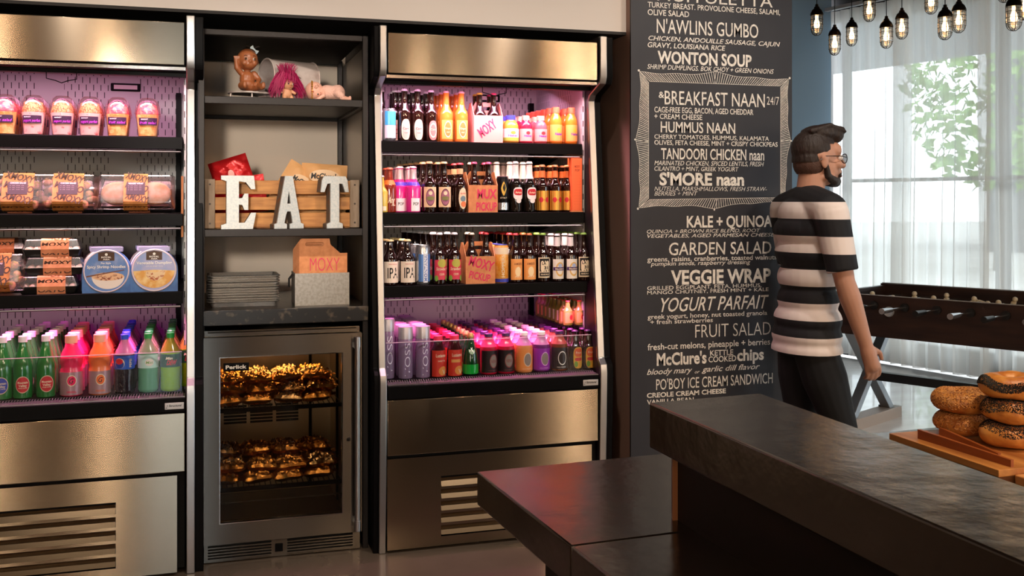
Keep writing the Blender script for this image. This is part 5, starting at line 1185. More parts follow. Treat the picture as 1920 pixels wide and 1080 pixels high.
bag('chip_bag', (cx0+.13, cy+.12, bz+.115), (.25, 1.42, .05), .15, .22, .05, REDB, None, 'red foil chip bag lying flat in the crate', [], 1)
bag('chip_bag', (cx0+.105, cy+.16, bz+.205), (.2, 1.25, .12), .13, .155, .05, REDB, (M('silver star print', '#c07a72', .4, .4), .018, .012, .0), 'shiny red foil chip bag topmost in the crate', [], 2)
bag('chip_bag', (cx0+.355, cy+.10, bz+.130), (-.15, .55, .05), .17, .22, .05, KRB, (M('tan oval print', '#d8b48c', .5), .05, .03, .04), 'kraft chip bag with pointed corner up, behind the letter A', [("McClure's", .03, .09, .024, INK)], 3)
bag('chip_bag', (cx0+.465, cy+.095, bz+.130), (-.12, .06, -.05), .185, .235, .06, KRB, (M('tan oval print', '#d8b48c'), .062, .03, .06), 'kraft chip bag upright, behind the letter T', [("McClure's", .05, .11, .024, INK)], 4)
bag('chip_bag', (cx0+.50, cy+.20, bz+.105), (.1, 1.0, .1), .16, .20, .05, KRB, None, 'kraft chip bag leaning at the back corner of the crate', [], 5)
bag('chip_bag', (cx0+.42, cy+.20, bz+.1), (.1, 1.45, -.1), .16, .22, .05, KRB, None, 'kraft chip bag lying flat behind the upright ones', [], 6)
# EAT letters, slab serif, galvanised, with a flat front and deep rim
LE = [[(0, 0), (0, .07), (.10, .10), (.10, .90), (0, .93), (0, 1), (.62, 1), (.645, .75), (.57, .75), (.47, .88), (.33, .90), (.33, .57), (.40, .575), (.44, .66), (.51, .66), (.51, .36), (.44, .36), (.40, .455), (.33, .46), (.33, .11), (.45, .115), (.57, .30), (.66, .30), (.60, 0)]]
LA = [[(0, 0), (0, .08), (.075, .10), (.31, 1.0), (.52, 1.0), (.76, .10), (.84, .08), (.84, 0), (.45, 0), (.45, .08), (.53, .10), (.50, .25), (.47, .33), (.36, .33), (.32, .25), (.275, .10), (.35, .08), (.35, 0)], [(.36, .47), (.47, .47), (.45, .60), (.415, .74), (.38, .60)]]
LT = [[(.19, 0), (.19, .08), (.30, .11), (.30, .87), (.19, .86), (.10, .70), (.0, .70), (.04, .93), (.10, 1), (.76, 1), (.82, .93), (.86, .70), (.76, .70), (.67, .86), (.56, .87), (.56, .11), (.67, .08), (.67, 0)]]
ZINC = M('speckled zinc letter', '#cfcfcb', .5, .35, var=(120, '#bcc2c2', .42, .62))
for nm, polys, px0, px1, yy, rz_ in (('E', LE, 415, 480, 4.045, .04), ('A', LA, 515, 573, 4.045, .30), ('T', LT, 602, 657, 4.045, .24)):
    a, b_ = at(px0, 400, yy).x, at(px1, 400, yy).x; hgt = .204; sw = (b_-a)/max(p[0] for p in polys[0])
    root = thing('metal_letter', {'E': 'large zinc letter E standing in front of the crate', 'A': 'large zinc letter A between the E and the T', 'T': 'large zinc letter T standing before the crate'}[nm], 'letter', (a, yy, ZE), 0, 'metal EAT letters')
    vs, fs = solid2d([[(x*sw, y*hgt) for x, y in q] for q in polys], .010, .001)
    MB().add([(x, z+.004, y) for x, y, z in vs], fs).build('letter_face', ZINC, root, smooth=30)
    vs, fs = solid2d([[(x*sw, y*hgt) for x, y in q] for q in polys], .040)
    MB().add([(x, z+.0305, y) for x, y, z in vs], fs).build('letter_rim', M('rusty zinc rim', '#6f665c', .6, .4, var=(60, '#8a5a3c', .5, .7)), root, smooth=0)
    root.rotation_euler = (0, 0, rz_)
# ------------------------------------------------------------------ toy shelf
ZS = 1.756
MAILW = M('worn white mailbox metal', '#cdbfb8', .45, .3, var=(18, '#a58f86', .45, .7))
mp0 = at(484, 178, 4.07)
mbx = thing('mailbox', 'old white metal mailbox with its door open on the toy shelf', 'mailbox', (mp0.x+.035, 4.125, ZS+.001), math.radians(24), None)
mw, mh, ml = .066, .165, .20
def arch(w, h, n=14): return [(-w, 0)]+[(-w*math.cos(math.pi*k/n), h-w+w*math.sin(math.pi*k/n)) for k in range(n+1)]+[(w, 0)]
o_, i_ = arch(mw, mh), arch(mw-.002, mh-.002); o_[0] = (-mw, 0); n = len(o_)
sh = MB(); vs = []
for x in (0, ml):
    vs += [(x, y, z) for y, z in o_]+[(x, y, max(z, .002)) for y, z in i_]
fs = []
for k in range(n):
    k2 = (k+1) % n
    fs += [(k, k2, 2*n+k2, 2*n+k), (n+k2, n+k, 3*n+k, 3*n+k2), (k2, k, n+k, n+k2), (2*n+k, 2*n+k2, 3*n+k2, 3*n+k)]
sh.add(vs, fs); sh.build('mailbox_shell', MAILW, mbx, smooth=40, fix=True)
MB().prism_x(o_, ml-.003, ml).build('back_panel', MAILW, mbx, fix=True)
rm = MB(); rm.tube([(0, y, z) for y, z in o_], .0035, 8); rm.tube([(ml, y, z) for y, z in o_], .003, 8); rm.build('rolled_rim', MAILW, mbx)
dr = MB(); m2 = arch(mw*.98, .150)
vs = [(-.004-z, y, .020) for y, z in m2]+[(-.004-z, y, .024) for y, z in m2]; n = len(m2)
dr.add(vs, [tuple(range(n))[::-1], tuple(range(n, 2*n))]+[(k, (k+1) % n, n+(k+1) % n, n+k) for k in range(n)])
dr.tube([(-.004-z, y, .022) for y, z in m2], .004, 8)
dr.tube([(-.15, 0, .022), (-.152, 0, .0)], .004, 8); dr.tube([(-.09, -.055, .022), (-.09, -.055, .0)], .003, 8)
dr.build('door_flap', MAILW, mbx, fix=True)
MB().tube([(.06, -mw-.001, .085), (.075, -mw-.0015, .10), (.09, -mw-.001, .088), (.105, -mw-.0015, .095), (.115, -mw-.001, .09)], .0016, 6).build('scribble', M('grey pencil mark', '#6f625c', .7), mbx)
fm = MB()
for (ox, oz, s) in ((.058, .088, .014), (.074, .108, .011), (.064, .068, .010)):
    for k in range(5): a = k*1.257; fm.add([(ox+s*.6*math.cos(a)+s*.4*math.cos(b), -mw-.0012, oz+s*.6*math.sin(a)+s*.4*math.sin(b)) for b in [i*.785 for i in range(8)]], [tuple(range(8))])
fm.build('flower_print', M('faded flower print', '#a0765e', .7), mbx, smooth=0)

def face_bits(head, c, R, rot, skin_dark, eye, lip, es=1.0):
    """eyes, brows and mouth on a doll head of radius R, looking along local -y turned by rot"""
    mm = rot
    def pt(ax, az, k=1.0): return Vector(c)+mm @ Vector((R*math.sin(ax)*math.cos(az)*k, -R*math.cos(ax)*math.cos(az)*k, R*math.sin(az)*k))
    for s in (-1, 1):
        w = MB(); w.ball(pt(s*.42, -.02, .955), R*.155*es, 12); w.build('eye', M('doll eye white', '#cfc4b8', .4), head)
        p = MB(); p.ball(pt(s*.42, -.02, 1.0), R*.135*es, 12); p.build('iris', eye, head)
        b = MB(); b.tube([pt(s*.28, .27), pt(s*.43, .33), pt(s*.60, .26)], R*.025, 6); b.build('eyebrow', skin_dark, head)
    l = MB(); l.ball(pt(0, -.50, .97), (R*.16, R*.08, R*.07), 10); l.build('mouth', lip, head)
def doll(name, label, loc, rz, skin, build, tilt=None):
    root = thing(name, label, 'doll', loc, rz, None)
    if tilt: root.rotation_euler = tilt
    mb = MB(); build(mb); return root, blob('doll_body', mb, .0021, skin, root, 3)
SKB = M('brown doll vinyl', '#9a5a35', .35, spec=.5, sss=.1); SKP = M('pink doll vinyl', '#eab09a', .38, sss=.1)
def baby1(mb):
    mb.ball((0, 0, .048), (.030, .025, .036)); mb.ball((0, -.004, .028), (.032, .028, .026)); mb.ball((0, 0, .088), (.013, .013, .016))
    mb.ball((0, -.002, .127), (.040, .039, .043), 20); mb.ball((0, -.020, .110), (.029, .022, .022), 14); mb.ball((0, -.041, .117), (.0065, .006, .006), 8)
    for s in (-1, 1): mb.ball((s*.039, .002, .120), (.006, .009, .011), 8); mb.ball((s*.018, -.028, .111), .013, 8)
    mb.tube([(-.026, 0, .076), (-.042, -.006, .092), (-.047, -.010, .122)], [.0115, .0105, .008], 10, 'round')                  # raised arm
    for k in range(4): mb.tube([(-.047+.003*(k-1.5), -.010-.002*k, .124), (-.047+.0055*(k-1.5), -.012-.001*k, .136)], .0030, 6, 'round')
    mb.tube([(-.043, -.014, .122), (-.037, -.016, .129)], .003, 6, 'round')
    mb.tube([(.027, 0, .074), (.043, -.010, .050), (.030, -.036, .034)], [.0115, .0105, .008], 10, 'round')
    for k in range(4): mb.tube([(.029-.002*k, -.038, .037-.0035*k), (.018-.002*k, -.046, .035-.004*k)], .0028, 6, 'round')
    mb.tube([(.030, -.036, .039), (.024, -.042, .044)], .0028, 6, 'round')
    for s in (-1, 1): mb.tube([(s*.018, -.008, .022), (s*.036, -.050, .020), (s*.034, -.080, .014)], [.017, .0145, .010], 12, 'round'); mb.ball((s*.036, -.088, .021), (.009, .008, .014), 10)
dp = mbx.matrix_basis @ Vector((-.082, .0, .026))
d1, b1 = doll('baby_doll', 'brown baby doll with white hair bow, sitting on the mailbox door with one arm raised', dp, math.radians(14), SKB, baby1)
face_bits(b1, (0, -.002, .127), .041, Matrix.Identity(3), M('dark brown brow', '#3a1c10', .6), M('amber brown eye', '#5a3416', .15, coat=.8), M('rose brown lip', '#a04a3c', .4), .95)
bow = MB(); 
for s in (-1, 1): bow.add([(0, 0, 0), (s*.016, -.003, .009), (s*.018, .002, 0), (s*.016, -.003, -.009), (0, -.004, 0)], [(0, 1, 4), (1, 2, 4), (2, 3, 4), (3, 0, 4), (0, 3, 2), (0, 2, 1)])
bow.ball((0, -.003, 0), .004, 8); bo = bow.build('hair_bow', M('pale blue bow', '#d6e6ea', .6), d1, fix=True); bo.location = (.024, -.012, .166); bo.rotation_euler = (0, .7, 0)
hr = MB(); rgh = random.Random(8)
for k in range(16): a = rgh.random()*6.28; hr.tube([(.020, 0, .164), (.020+.014*math.cos(a), .010*math.sin(a), .176+.006*rgh.random()), (.024+.026*math.cos(a), .016*math.sin(a)+.006, .180+.004*rgh.random())], [.0012, .001, .0006], 5)
hr.build('hair_tuft', M('dark brown hair', '#2a170e', .7), d1)
# crawling pink doll
def baby2(mb):
    mb.ball((0, 0, .034), (.033, .028, .028)); mb.ball((.042, .002, .034), (.028, .030, .030))
    mb.ball((-.045, -.006, .040), (.037, .036, .038), 20); mb.ball((-.022, -.012, .036), (.02, .02, .02), 10)
    mb.ball((-.038, -.042, .052), (.006, .006, .005), 8)
    for s, yy in ((-1, -.026), (1, .026)):
        mb.tube([(-.012, yy*.8, .038), (-.010, yy*1.5, .018), (-.030, yy*1.7, .006)], [.011, .0095, .007], 10, 'round')
        for k in range(4): mb.tube([(-.030, yy*1.7+.003*(k-1.5), .005), (-.042, yy*1.7+.0045*(k-1.5), .004)], .0026, 6, 'round')
        mb.tube([(-.026, yy*1.75, .005), (-.030, yy*2.0, .004)], .0026, 6, 'round')
        mb.tube([(.050, yy*.7, .030), (.066, yy*1.1, .012), (.088, yy*1.0, .008)], [.014, .012, .009], 10, 'round'); mb.ball((.094, yy, .012), (.007, .008, .011), 8)
pp = at(612, 184, 4.075)
d2, b2_ = doll('baby_doll', 'pale pink baby doll in a ruffled suit, crawling at the end of the toy shelf', (pp.x, 4.095, ZS+.0005), math.radians(-6), SKP, baby2)
face_bits(b2_, (-.045, -.006, .040), .038, (Matrix.Rotation(math.radians(18), 3, 'Z') @ Matrix.Rotation(math.radians(72), 3, 'Y')), M('tan brow', '#9a6a52', .6), M('dark eye', '#2a1c18', .15, coat=.8), M('coral lip', '#c9604e', .4), .62)
rf = MB(); rf.ball((.006, .0, .036), (.036, .0315, .031)); rf.ball((.046, .002, .036), (.031, .034, .033)); rf.ball((.028, .001, .036), (.03, .030, .029))
for s in (-1, 1): rf.tube([(.046, s*.020, .032), (.060, s*.026, .020)], [.019, .016], 10, 'round')
blob('ruffled_suit', rf, .0026, M('pink ruffled cloth', '#e9b8a6', .85, bump=(160, .5)), d2, 3)
wr = MB()
for k in range(28): a = 6.283*k/28; wr.tube([(-.052+.0, -.006+.037*math.cos(a), .040+.037*math.sin(a)), (-.055, -.006+.039*math.cos(a+.1), .040+.039*math.sin(a+.1))], .0032, 6)
wr.build('golden_headband', M('gold thread band', '#c9923c', .4, .5), d2)
# shaggy magenta haired toy
tq = at(538, 178, 4.04)
d3 = thing('shaggy_haired_toy', 'small toy with a wild magenta mane in front of the mailbox', 'toy', (tq.x, 4.045, ZS+.0005), math.radians(30))
fb3 = MB(); fb3.ball((0, 0, .022), (.020, .017, .022)); fb3.ball((0, -.004, .058), (.026, .023, .024)); fb3.ball((0, -.027, .056), (.006, .006, .005)); 
for s in (-1, 1): fb3.ball((s*.025, -.002, .056), (.006, .005, .009)); fb3.tube([(s*.012, 0, .018), (s*.016, -.008, .005)], [.009, .009], 8, 'round'); fb3.tube([(s*.018, 0, .034), (s*.030, -.010, .024)], [.007, .006], 8, 'round')
tb3 = blob('doll_body', fb3, .0022, M('tan toy vinyl', '#d79a72', .4, sss=.1), d3, 3)
face_bits(tb3, (0, -.004, .058), .0255, Matrix.Identity(3), M('plum brow', '#5a1030', .6), M('dark eye', '#2a1c18'), M('coral lip', '#c9604e'), .9)
hb = MB(); rg = random.Random(21)
for k in range(900):
    th = rg.uniform(0, 6.283); ph = rg.uniform(.1, 2.2); dvec = Vector((math.sin(ph)*math.cos(th), math.sin(ph)*math.sin(th), math.cos(ph)))
    if dvec.y < -.35 and dvec.z < .70 and abs(dvec.x) < .62: continue
    p = Vector((0, 0, .062))+Vector((dvec.x*.024, dvec.y*.021, dvec.z*.023)); L = rg.uniform(.6, 1.0)
    q = p+dvec*.024*L+Vector((0, 0, .012*L)); q2 = q+Vector((dvec.x*.018, dvec.y*.010, -.012-.012*L)); t = q2+Vector((dvec.x*.010+rg.uniform(-.008, .008), rg.uniform(-.006, .006), -.034*L))
    if dvec.z > .8 and rg.random() < .4: q = p+dvec*.03; q2 = q+dvec*.016; t = q2+dvec*.012+Vector((rg.uniform(-.01, .01), 0, 0))
    for v in (q, q2, t): v.z = max(v.z, .003); v.y = max(v.y, -.034)
    hb.tube([p, q, q2, t], [.0018, .0019, .0015, .0004], 4)
ho = hb.build('mane', M('magenta toy hair', '#a3124f', .6), d3); ho['kind'] = 'stuff'

# ------------------------------------------------------------------ caged pendant lamps
CAPM = M('aged brass black cap', '#2a2118', .35, .8); CAGE = M('cage wire', '#2b2b2c', .35, .8)
BULB = M('bulb filament glow', '#ffffff', .4, emit=('#ffc98a', 14)); JAR = clear('jar glass', '#fff7ec', .14, .05)
def pendant(px, pyb, d, first=[None], label=''):
    p = atd(px, pyb, d)
    if first[0] is None:
        r = thing('cage_pendant', label, 'pendant lamp', p, 0, 'caged pendant lamps')
        MB().lathe([(.0, .215), (.010, .215), (.012, .20), (.018, .195), (.020, .185), (.034, .172), (.044, .150), (.046, .138), (.043, .134), (.0, .136)], 22).build('cap', CAPM, r)
        g = MB().lathe([(.0405, .136), (.0405, .045), (.038, .026), (.030, .012), (.016, .003), (0, .001)], 22); g.build('glass_jar', JAR, r)
        MB().lathe([(.0, .045), (.014, .050), (.020, .066), (.018, .085), (.011, .105), (.010, .134), (0, .134)], 16).build('bulb', BULB, r)
        c = MB()
        for k in range(6):
            a = k*math.pi/3; ca, sa = math.cos(a), math.sin(a); c.tube([(q*ca, q*sa, z) for q, z in ((.044, .138), (.044, .045), (.040, .022), (.030, .006), (.014, -.004), (0, -.006))], .0022, 5)
        for z, rr in ((.105, .0445), (.07, .0445), (.038, .0432)): c.tube([(rr*math.cos(k*.3491), rr*math.sin(k*.3491), z) for k in range(19)], .0018, 5)
        c.build('wire_cage', CAGE, r)
        first[0] = r
    else: r = dup(first[0]); r.location = p; r['label'] = label
    cd = MB().tube([(0, 0, .21), (0, 0, CEIL-p.z)], .0028, 6).build('cord', BLACKM, r)
    light('POINT', 'pendant_glow', (p.x, p.y, p.z+.065), 3.2, (1, .66, .36), .02)
    return r
KIDS.clear()
for i, (px, pyb, d, lab) in enumerate(((1531.5, 65, 7.2, 'caged pendant lamp hanging before the blue wall, nearest the chalkboard'), (1565, 102, 7.4, 'lowest caged pendant lamp, over the walking person'), (1597, 85, 7.9, 'small caged pendant lamp beside the lowest one'),
        (1630, 39, 7.2, 'high caged pendant lamp cut by the picture top, above the low pair'), (1662, 89, 7.0, 'low caged pendant lamp, fifth from the chalkboard'), (1691, 72, 7.2, 'caged pendant lamp, sixth from the chalkboard'), (1746, 25, 6.9, 'high caged pendant lamp with only its jar below the picture top, mid window'),
        (1772, 73, 6.4, 'caged pendant lamp, lower of the close pair'), (1798, 60, 6.6, 'caged pendant lamp, higher of the close pair'), (1901, 56, 5.9, 'large caged pendant lamp near the picture corner'), (1921, 36, 6.4, 'caged pendant lamp cut off by the picture edge'), (1884, 3, 6.2, 'caged pendant lamp with only its jar tip below the picture top'))):
    fst = pendant.__defaults__[0]
    r = pendant(px, pyb, d, fst, lab)
    for ch in list(r.children):
        pass
# ------------------------------------------------------------------ table football
org = atd(1597, 551, 5.92); org.z = 0
ZTF = atd(1597, 551, 5.92).z
fo = thing('football_table', 'dark wood table football table on crossed steel legs beside the window', 'game table', org, math.radians(-62.8))
org2 = Matrix.Rotation(math.radians(-62.8), 3, 'Z') @ Vector((-.17, 0, 0)); fo.location = org+org2
DW = M('dark walnut cabinet', '#3a241b', .42, var=((3, 3, 26), '#241510', .35, .65)); RIM = M('pale cabinet edge', '#9a948e', .4); LEGM = M('brushed leg steel', '#a7adb4', .4, .85)
L, Wt, HB = 1.52, .74, .235
zb = ZTF-HB
def fbx(name, mat, *b, bevel=.002, parent=None): return MB().box(*b).build(name, mat, parent or fo, bevel=bevel)
fbx('side_panel', DW, 0, L, 0, .03, zb, ZTF); fbx('side_panel', DW, 0, L, Wt-.03, Wt, zb, ZTF+.012)
fbx('end_panel', DW, 0, .03, .03, Wt-.03, zb, ZTF); fbx('end_panel', DW, L-.03, L, .03, Wt-.03, zb, ZTF)
fbx('edge_strip', RIM, 0, L, .0, .008, ZTF, ZTF+.004, bevel=0); fbx('edge_strip', RIM, 0, L, Wt-.008, Wt, ZTF+.012, ZTF+.016, bevel=0)
fbx('playing_field', M('grey playfield', '#6d7472', .4), .03, L-.03, .03, Wt-.03, zb+.03, zb+.10, bevel=0)
PLM = M('pale beech player', '#e3d3b2', .45); ROD = M('chrome rod', '#c8ccd0', .15, 1); GRIP = M('black grip', '#141414', .4); GRC = M('steel grip end', '#c3c6ca', .25, .9)
rz_ = ZTF-.055
rg = random.Random(2)
pl = None
for k in range(8):
    x = .13+.18*k; out = rg.uniform(.02, .09)
    ro = MB().tube([(x, -.10-out, rz_), (x, Wt+.14-out, rz_)], .0075, 10).build('rod', ROD, fo)
    hd = MB().tube([(x, -.10-out, rz_), (x, -.215-out, rz_)], [.013, .0165], 12).build('grip', GRC if k % 2 == 0 else GRIP, ro)
    MB().tube([(x, -.002, rz_), (x, -.018, rz_)], .024, 16).build('bearing', GRIP, ro)
    n = (1, 2, 3, 5, 5, 3, 2, 1)[k]
    for j in range(n):
        y = .06+(Wt-.12)*(j+.5)/n-out*.4
        if pl is None:
            m = MB(); m.box(-.011, .011, -.016, .016, -.075, .018); m.ball((0, 0, .032), .0155, 10); m.box(-.014, .010, -.013, .013, -.085, -.07); po = m.build('player', PLM, ro, bevel=.003); pl = po
        else: po = pl.copy(); C.objects.link(po); po.parent = ro
        po.location = (x, y, rz_+.0); po.rotation_euler = (0, rg.choice((0, 0, .35, -1.3)), 0)
cup_ = MB(); cup_.lathe([(.026, 0), (.030, .012), (.026, .024), (0, .020)], 18, mat=Matrix.Rotation(math.pi/2, 4, 'X'), c=(.40, -.0, zb+.150)); cup_.build('ball_cup', M('silver ball cup', '#d9d9d6', .3, .6), fo, fix=True)
for x in (.10, L-.10):
    for sgn in (1, -1):
        y0_, y1_ = (.12, .60) if sgn > 0 else (.60, .12)
        m = MB(); w = .03
        m.add([(x+dx, y, z) for dx in (-.03, .03) for y, z in ((y0_-w, .07), (y0_+w, .07), (y1_+w, zb), (y1_-w, zb))], [(0, 3, 2, 1), (4, 5, 6, 7), (0, 1, 5, 4), (1, 2, 6, 5), (2, 3, 7, 6), (3, 0, 4, 7)])
        m.build('crossed_leg', LEGM, fo, bevel=.002, fix=True)
    fbx('foot_beam', M('pale foot beam', '#b9aca2', .5), x-.05, x+.05, .05, Wt-.05, 0, .07)
    bl_ = MB()
    for y in (.09, .15, .58, .65): bl_.lathe([(.012, 0), (.012, .01), (0, .012)], 8, c=(x-.038, y, .07))
    bl_.build('foot_bolts', GRIP, fo)
fbx('cross_bar', M('black bar', '#121213', .45), .10, L-.10, .335, .385, .275, .325)

# ------------------------------------------------------------------ the walking person
hp = Vector((2.375, 3.63, 0))
man = thing('person', 'person in a black and white striped t-shirt and glasses, walking past the chalkboard', 'person', hp, math.radians(-96))
SKIN = M('skin', '#bd8c74', .5, spec=.4, sss=.15)
HAIR = M('dark brown hair strands', '#24160f', .6, bump=((90, 90, 25), .6))
bm_ = MB()
# head (local: +y forward, +x right)
hc = Vector((0, .045, 1.532))
bm_.ball(hc+Vector((0, -.012, .022)), (.074, .093, .088), 24); bm_.ball(hc+Vector((0, .022, -.035)), (.062, .070, .075), 20)
bm_.ball(hc+Vector((0, .070, -.088)), (.030, .026, .024), 12); bm_.ball(hc+Vector((0, .085, -.052)), (.028, .018, .022), 12)
bm_.ball(hc+Vector((0, .060, .035)), (.060, .036, .040), 14)                                               # brow
bm_.tube([hc+Vector((0, .088, .022)), hc+Vector((0, .105, -.008)), hc+Vector((0, .112, -.024))], [.009, .011, .014], 10, 'round')
for s in (-1, 1):
    bm_.ball(hc+Vector((s*.012, .100, -.027)), .008, 8); bm_.ball(hc+Vector((s*.040, .066, -.022)), (.024, .022, .020), 10)
    bm_.ball(hc+Vector((s*.075, -.008, -.012)), (.008, .018, .030), 12); bm_.ball(hc+Vector((s*.080, -.016, .006)), (.007, .012, .012), 8)
    bm_.ball(hc+Vector((s*.052, .02, -.075)), (.016, .030, .016), 10)
bm_.ball(hc+Vector((0, .092, -.064)), (.020, .008, .006), 10); bm_.ball(hc+Vector((0, .090, -.074)), (.019, .008, .006), 10)
bm_.tube([(0, .005, 1.33), (0, .012, 1.40), (0, .022, 1.47)], [.066, .056, .056], 18, 'round')
# trunk
for z, rx, ry, y in ((.80, .150, .108, -.005), (.88, .152, .110, 0), (.96, .140, .102, .004), (1.05, .142, .104, .006), (1.15, .156, .112, .004), (1.24, .166, .112, 0), (1.31, .150, .095, -.004)):
    bm_.ball((0, y, z), (rx, ry, .085), 20)
bm_.tube([(-.165, -.004, 1.335), (0, .0, 1.372), (.165, -.004, 1.335)], [.050, .058, .050], 14, 'round')
def arm(mb, sh, el, wr, grow=0., upto=1.0):
    sh, el, wr = Vector(sh), Vector(el), Vector(wr)
    if upto >= 1: mb.tube([sh, sh.lerp(el, .35), sh.lerp(el, .7), el, el.lerp(wr, .25), el.lerp(wr, .7), wr], [.054+grow, .050+grow, .044+grow, .039, .042, .033, .027], 14, 'round')
    else: mb.tube([sh, sh.lerp(el, .35), sh.lerp(el, .7), sh.lerp(el, upto)], [.058+grow, .054+grow, .050+grow, .049+grow], 16)
RS, RE, RW = (.190, .0, 1.318), (.235, .035, 1.050), (.245, .118, .805)
LS, LE_, LW = (-.190, .0, 1.318), (-.222, .045, 1.058), (-.205, .150, .825)
arm(bm_, RS, RE, RW); arm(bm_, LS, LE_, LW)
def hand(mb, w, d, side):
    """palm and five curled fingers; d = direction of the hand, thumb towards the front"""
    w, d = Vector(w), Vector(d).normalized(); f = Vector((0, 1, 0)); f = (f-d*f.dot(d)).normalized(); n = d.cross(f).normalized()
    inw = Vector((-side, 0, 0)); n = n if n.dot(inw) > 0 else -n
    mb.tube([w, w+d*.03, w+d*.085], [.026, .030, .030], 12, 'round')
    for q in (-.018, -.006, .006, .018): mb.tube([w+d*.03+f*q, w+d*.09+f*q*1.2], [.012, .0115], 8, 'round')
    for q, l in ((.027, .068), (.009, .076), (-.009, .070), (-.026, .056)):
        b = w+d*.088+f*q
        mb.tube([b, b+d*l*.42+n*.006, b+d*l*.70+n*.022, b+d*l*.82+n*.040], [.0095, .009, .0085, .0078], 8, 'round')
    b = w+d*.028+f*.026
    mb.tube([b, b+f*.026+d*.024+n*.010, b+f*.030+d*.052+n*.018], [.012, .0105, .009], 8, 'round')
hand(bm_, RW, (.03, .30, -.95), 1); hand(bm_, LW, (.0, .15, -1), -1)
# legs, mid stride
def leg(mb, hip, kn, an, toe, g=0.):
    hip, kn, an, toe = map(Vector, (hip, kn, an, toe))
    mb.tube([hip, hip.lerp(kn, .35), hip.lerp(kn, .75), kn, kn.lerp(an, .3), kn.lerp(an, .75), an], [.078+g, .080+g, .064+g, .056+g, .056+g, .042+g, .036+g], 16, 'round')
RH, RK, RA, RT = (.074, 0, .750), (.090, .10, .450), (.092, -.02, .085), (.10, .12, .03)
LH, LK, LA_, LT_ = (-.074, 0, .750), (-.085, .02, .445), (-.085, -.20, .125), (-.085, -.08, .035)
for q in ((RH, RK, RA, RT), (LH, LK, LA_, LT_)):
    leg(bm_, *q); bm_.tube([q[2], Vector(q[2]).lerp(Vector(q[3]), .5)-Vector((0, 0, .02)), q[3]], [.036, .034, .026], 10, 'round')
body = blob('person_body', bm_, .0052, SKIN, man, 3)
# clothes follow the body
sh_ = MB()
for z, rx, ry, y in ((.755, .176, .134, -.004), (.815, .174, .132, -.004), (.88, .170, .128, 0), (.96, .154, .116, .002), (1.05, .156, .118, .004), (1.15, .169, .125, .002), (1.24, .178, .124, -.002), (1.305, .160, .104, -.004)):
    sh_.ball((0, y, z), (rx, ry, .085), 22)
sh_.tube([(-.185, -.002, 1.326), (0, .004, 1.362), (.185, -.002, 1.326)], [.070, .074, .070], 16, 'round')
sh_.tube([(0, .004, 1.36), (0, .012, 1.392)], [.072, .066], 18)
arm(sh_, RS, RE, RW, .012, .86); arm(sh_, LS, LE_, LW, .012, .86)
def stripes():
    m = M('striped cotton', '#0d0e14', .8); nt = m.node_tree; b = nt.nodes['Principled BSDF']; L_ = nt.links.new
    tc = nt.nodes.new('ShaderNodeTexCoord'); sp = nt.nodes.new('ShaderNodeSeparateXYZ'); L_(tc.outputs['Object'], sp.inputs[0])
    def mt(op, a, v): 
        n = nt.nodes.new('ShaderNodeMath'); n.operation = op; L_(a, n.inputs[0]); n.inputs[1].default_value = v; return n.outputs[0]
    f = mt('FRACT', mt('DIVIDE', mt('SUBTRACT', sp.outputs['Z'], .752), .1345), 0) if False else None
    s = mt('DIVIDE', mt('SUBTRACT', sp.outputs['Z'], .752), .1345)
    fr_ = nt.nodes.new('ShaderNodeMath'); fr_.operation = 'FRACT'; L_(s, fr_.inputs[0]); g = mt('LESS_THAN', fr_.outputs[0], .5)
    mx = nt.nodes.new('ShaderNodeMix'); mx.data_type = 'RGBA'; L_(g, mx.inputs[0]); mx.inputs[6].default_value = (*lin('#0d0e14'), 1); mx.inputs[7].default_value = (*lin('#e9dcd6'), 1)
    L_(mx.outputs[2], b.inputs['Base Color']); return m
shirt = blob('striped_shirt', sh_, .0056, stripes(), man, 5)
# trim the shirt's hem flat and open it for the legs
bmx = bmesh.new(); bmx.from_mesh(shirt.data); bmesh.ops.bisect_plane(bmx, geom=bmx.verts[:]+bmx.edges[:]+bmx.faces[:], plane_co=(0, 0, .752), plane_no=(0, 0, -1), clear_outer=True); bmx.to_mesh(shirt.data); bmx.free()
tr_ = MB()
for z in (.775, .83): tr_.ball((0, -.002, z), (.148, .104, .06), 20)
for q in ((RH, RK, RA, RT), (LH, LK, LA_, LT_)): leg(tr_, *q, g=.010)
blob('black_trousers', tr_, .0065, M('black denim', '#0e0f13', .85), man, 4)
for q in ((RA, RT), (LA_, LT_)):
    so = MB(); a, t = Vector(q[0]), Vector(q[1]); dd = (t-a); 
    so.tube([a-Vector((0, .035, .03)), a.lerp(t, .5)-Vector((0, 0, .022)), t], [.045, .046, .036], 12, 'round'); so.box(a.x-.042, a.x+.042, a.y-.07, t.y+.03, min(t.z, a.z-.06)-.030, min(t.z, a.z-.06)-.012)
    blob('shoe', so, .005, M('dark leather shoe', '#1a1513', .45), man, 4)
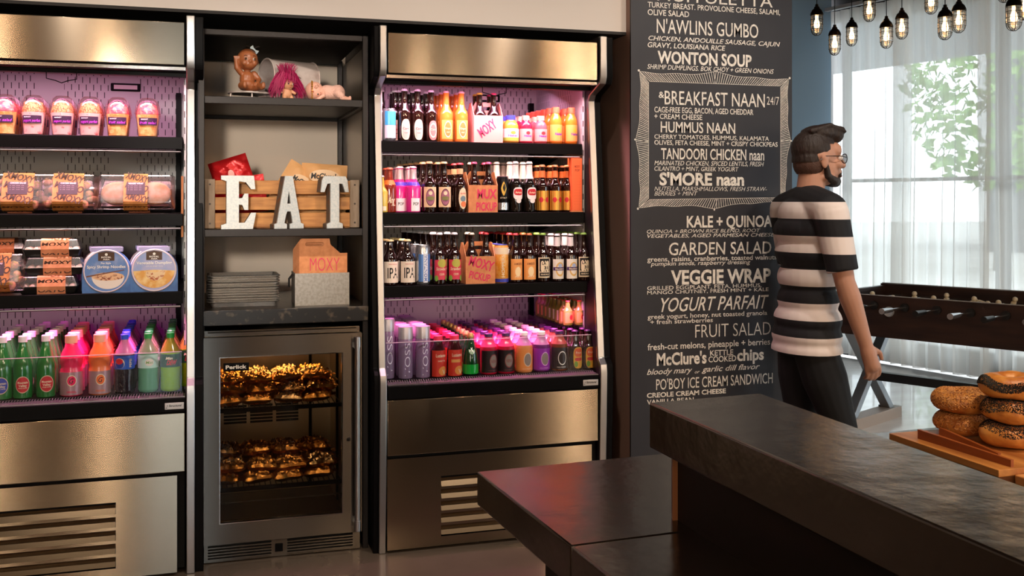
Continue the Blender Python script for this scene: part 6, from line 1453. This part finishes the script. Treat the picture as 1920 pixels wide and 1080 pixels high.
# hair: short sides, long swept top
h_ = MB()
h_.ball(hc+Vector((0, -.020, .042)), (.0765, .092, .082), 22); h_.ball(hc+Vector((0, -.040, -.002)), (.0730, .0670, .062), 18)
h_.ball(hc+Vector((0, .012, .105)), (.066, .082, .036), 18); h_.ball(hc+Vector((0, .068, .098)), (.055, .040, .036), 14); h_.ball(hc+Vector((.01, .035, .118)), (.05, .06, .026), 12)
for k in range(22):
    x = rg.uniform(-.05, .05); h_.tube([hc+Vector((x, -.05, .112)), hc+Vector((x*1.05, .03, .136)), hc+Vector((x*.9, .10, .112+rg.uniform(-.015, .02)))], [.012, .011, .006], 7, 'round')
hair = blob('hair', h_, .0042, HAIR, man, 2)
bmx = bmesh.new(); bmx.from_mesh(hair.data)
kill = [v for v in bmx.verts if (v.co.y > hc.y+.022 and v.co.z < hc.z+.058+.15*max(0, v.co.y-hc.y-.05)) or (v.co.z < hc.z-.016)]
bmesh.ops.delete(bmx, geom=kill, context='VERTS'); bmx.to_mesh(hair.data); bmx.free()
h2_ = MB(); h2_.ball(hc+Vector((0, -.036, -.018)), (.0722, .0655, .066), 18)
fade = blob('hair_fade', h2_, .0042, M('close cropped hair', '#4d3327', .75, bump=((160, 160, 160), .4)), man, 2)
bmx = bmesh.new(); bmx.from_mesh(fade.data)
bmesh.ops.delete(bmx, geom=[v for v in bmx.verts if v.co.y > hc.y-.004 or v.co.z < hc.z-.062 or v.co.z > hc.z+.02], context='VERTS'); bmx.to_mesh(fade.data); bmx.free()
bd_ = MB(); bd_.ball(hc+Vector((0, .070, -.090)), (.034, .031, .026), 14)
for s in (-1, 1): bd_.tube([hc+Vector((s*.068, .004, -.030)), hc+Vector((s*.062, .012, -.070)), hc+Vector((s*.045, .050, -.090)), hc+Vector((0, .080, -.096))], [.010, .016, .019, .020], 10, 'round'); bd_.tube([hc+Vector((s*.028, .086, -.066)), hc+Vector((0, .102, -.048))], .007, 8, 'round')
blob('beard', bd_, .0042, HAIR, man, 3)
for s in (-1, 1):
    e = MB(); e.ball(hc+Vector((s*.031, .083, .006)), .0125, 12); eo = e.build('eye', M('eye white', '#e9e2dc', .2), man); MB().ball(hc+Vector((s*.031, .0915, .006)), .0062, 10).build('iris', M('brown iris', '#3a2413', .2), eo)
MB().ball(hc+Vector((0, .098, -.069)), (.019, .006, .006), 10).build('lips', M('lip skin', '#9a5a4c', .45), man)
gl_ = MB()
for s in (-1, 1):
    c = hc+Vector((s*.033, .104, .002)); gl_.tube([c+Vector((.024*math.cos(a*.3927), -.004*abs(math.cos(a*.3927)), .019*math.sin(a*.3927))) for a in range(17)], .0018, 6)
    gl_.tube([c+Vector((s*.024, -.004, .004)), hc+Vector((s*.076, .060, .010)), hc+Vector((s*.082, -.010, .010)), hc+Vector((s*.080, -.028, -.006))], .0017, 6)
gl_.tube([hc+Vector((-.010, .106, .006)), hc+Vector((0, .110, .010)), hc+Vector((.010, .106, .006))], .0016, 6)
gf = gl_.build('glasses', M('black glasses frame', '#15130f', .3), man)
for s in (-1, 1): MB().lathe([(.0, 0), (.0225, 0), (.0225, .001), (0, .001)], 18, sy=.8, mat=Matrix.Rotation(math.pi/2, 4, 'X'), c=hc+Vector((s*.033, .103, .002))).build('lens', clear('lens glass', '#f2f6f8', .12), gf, fix=True)
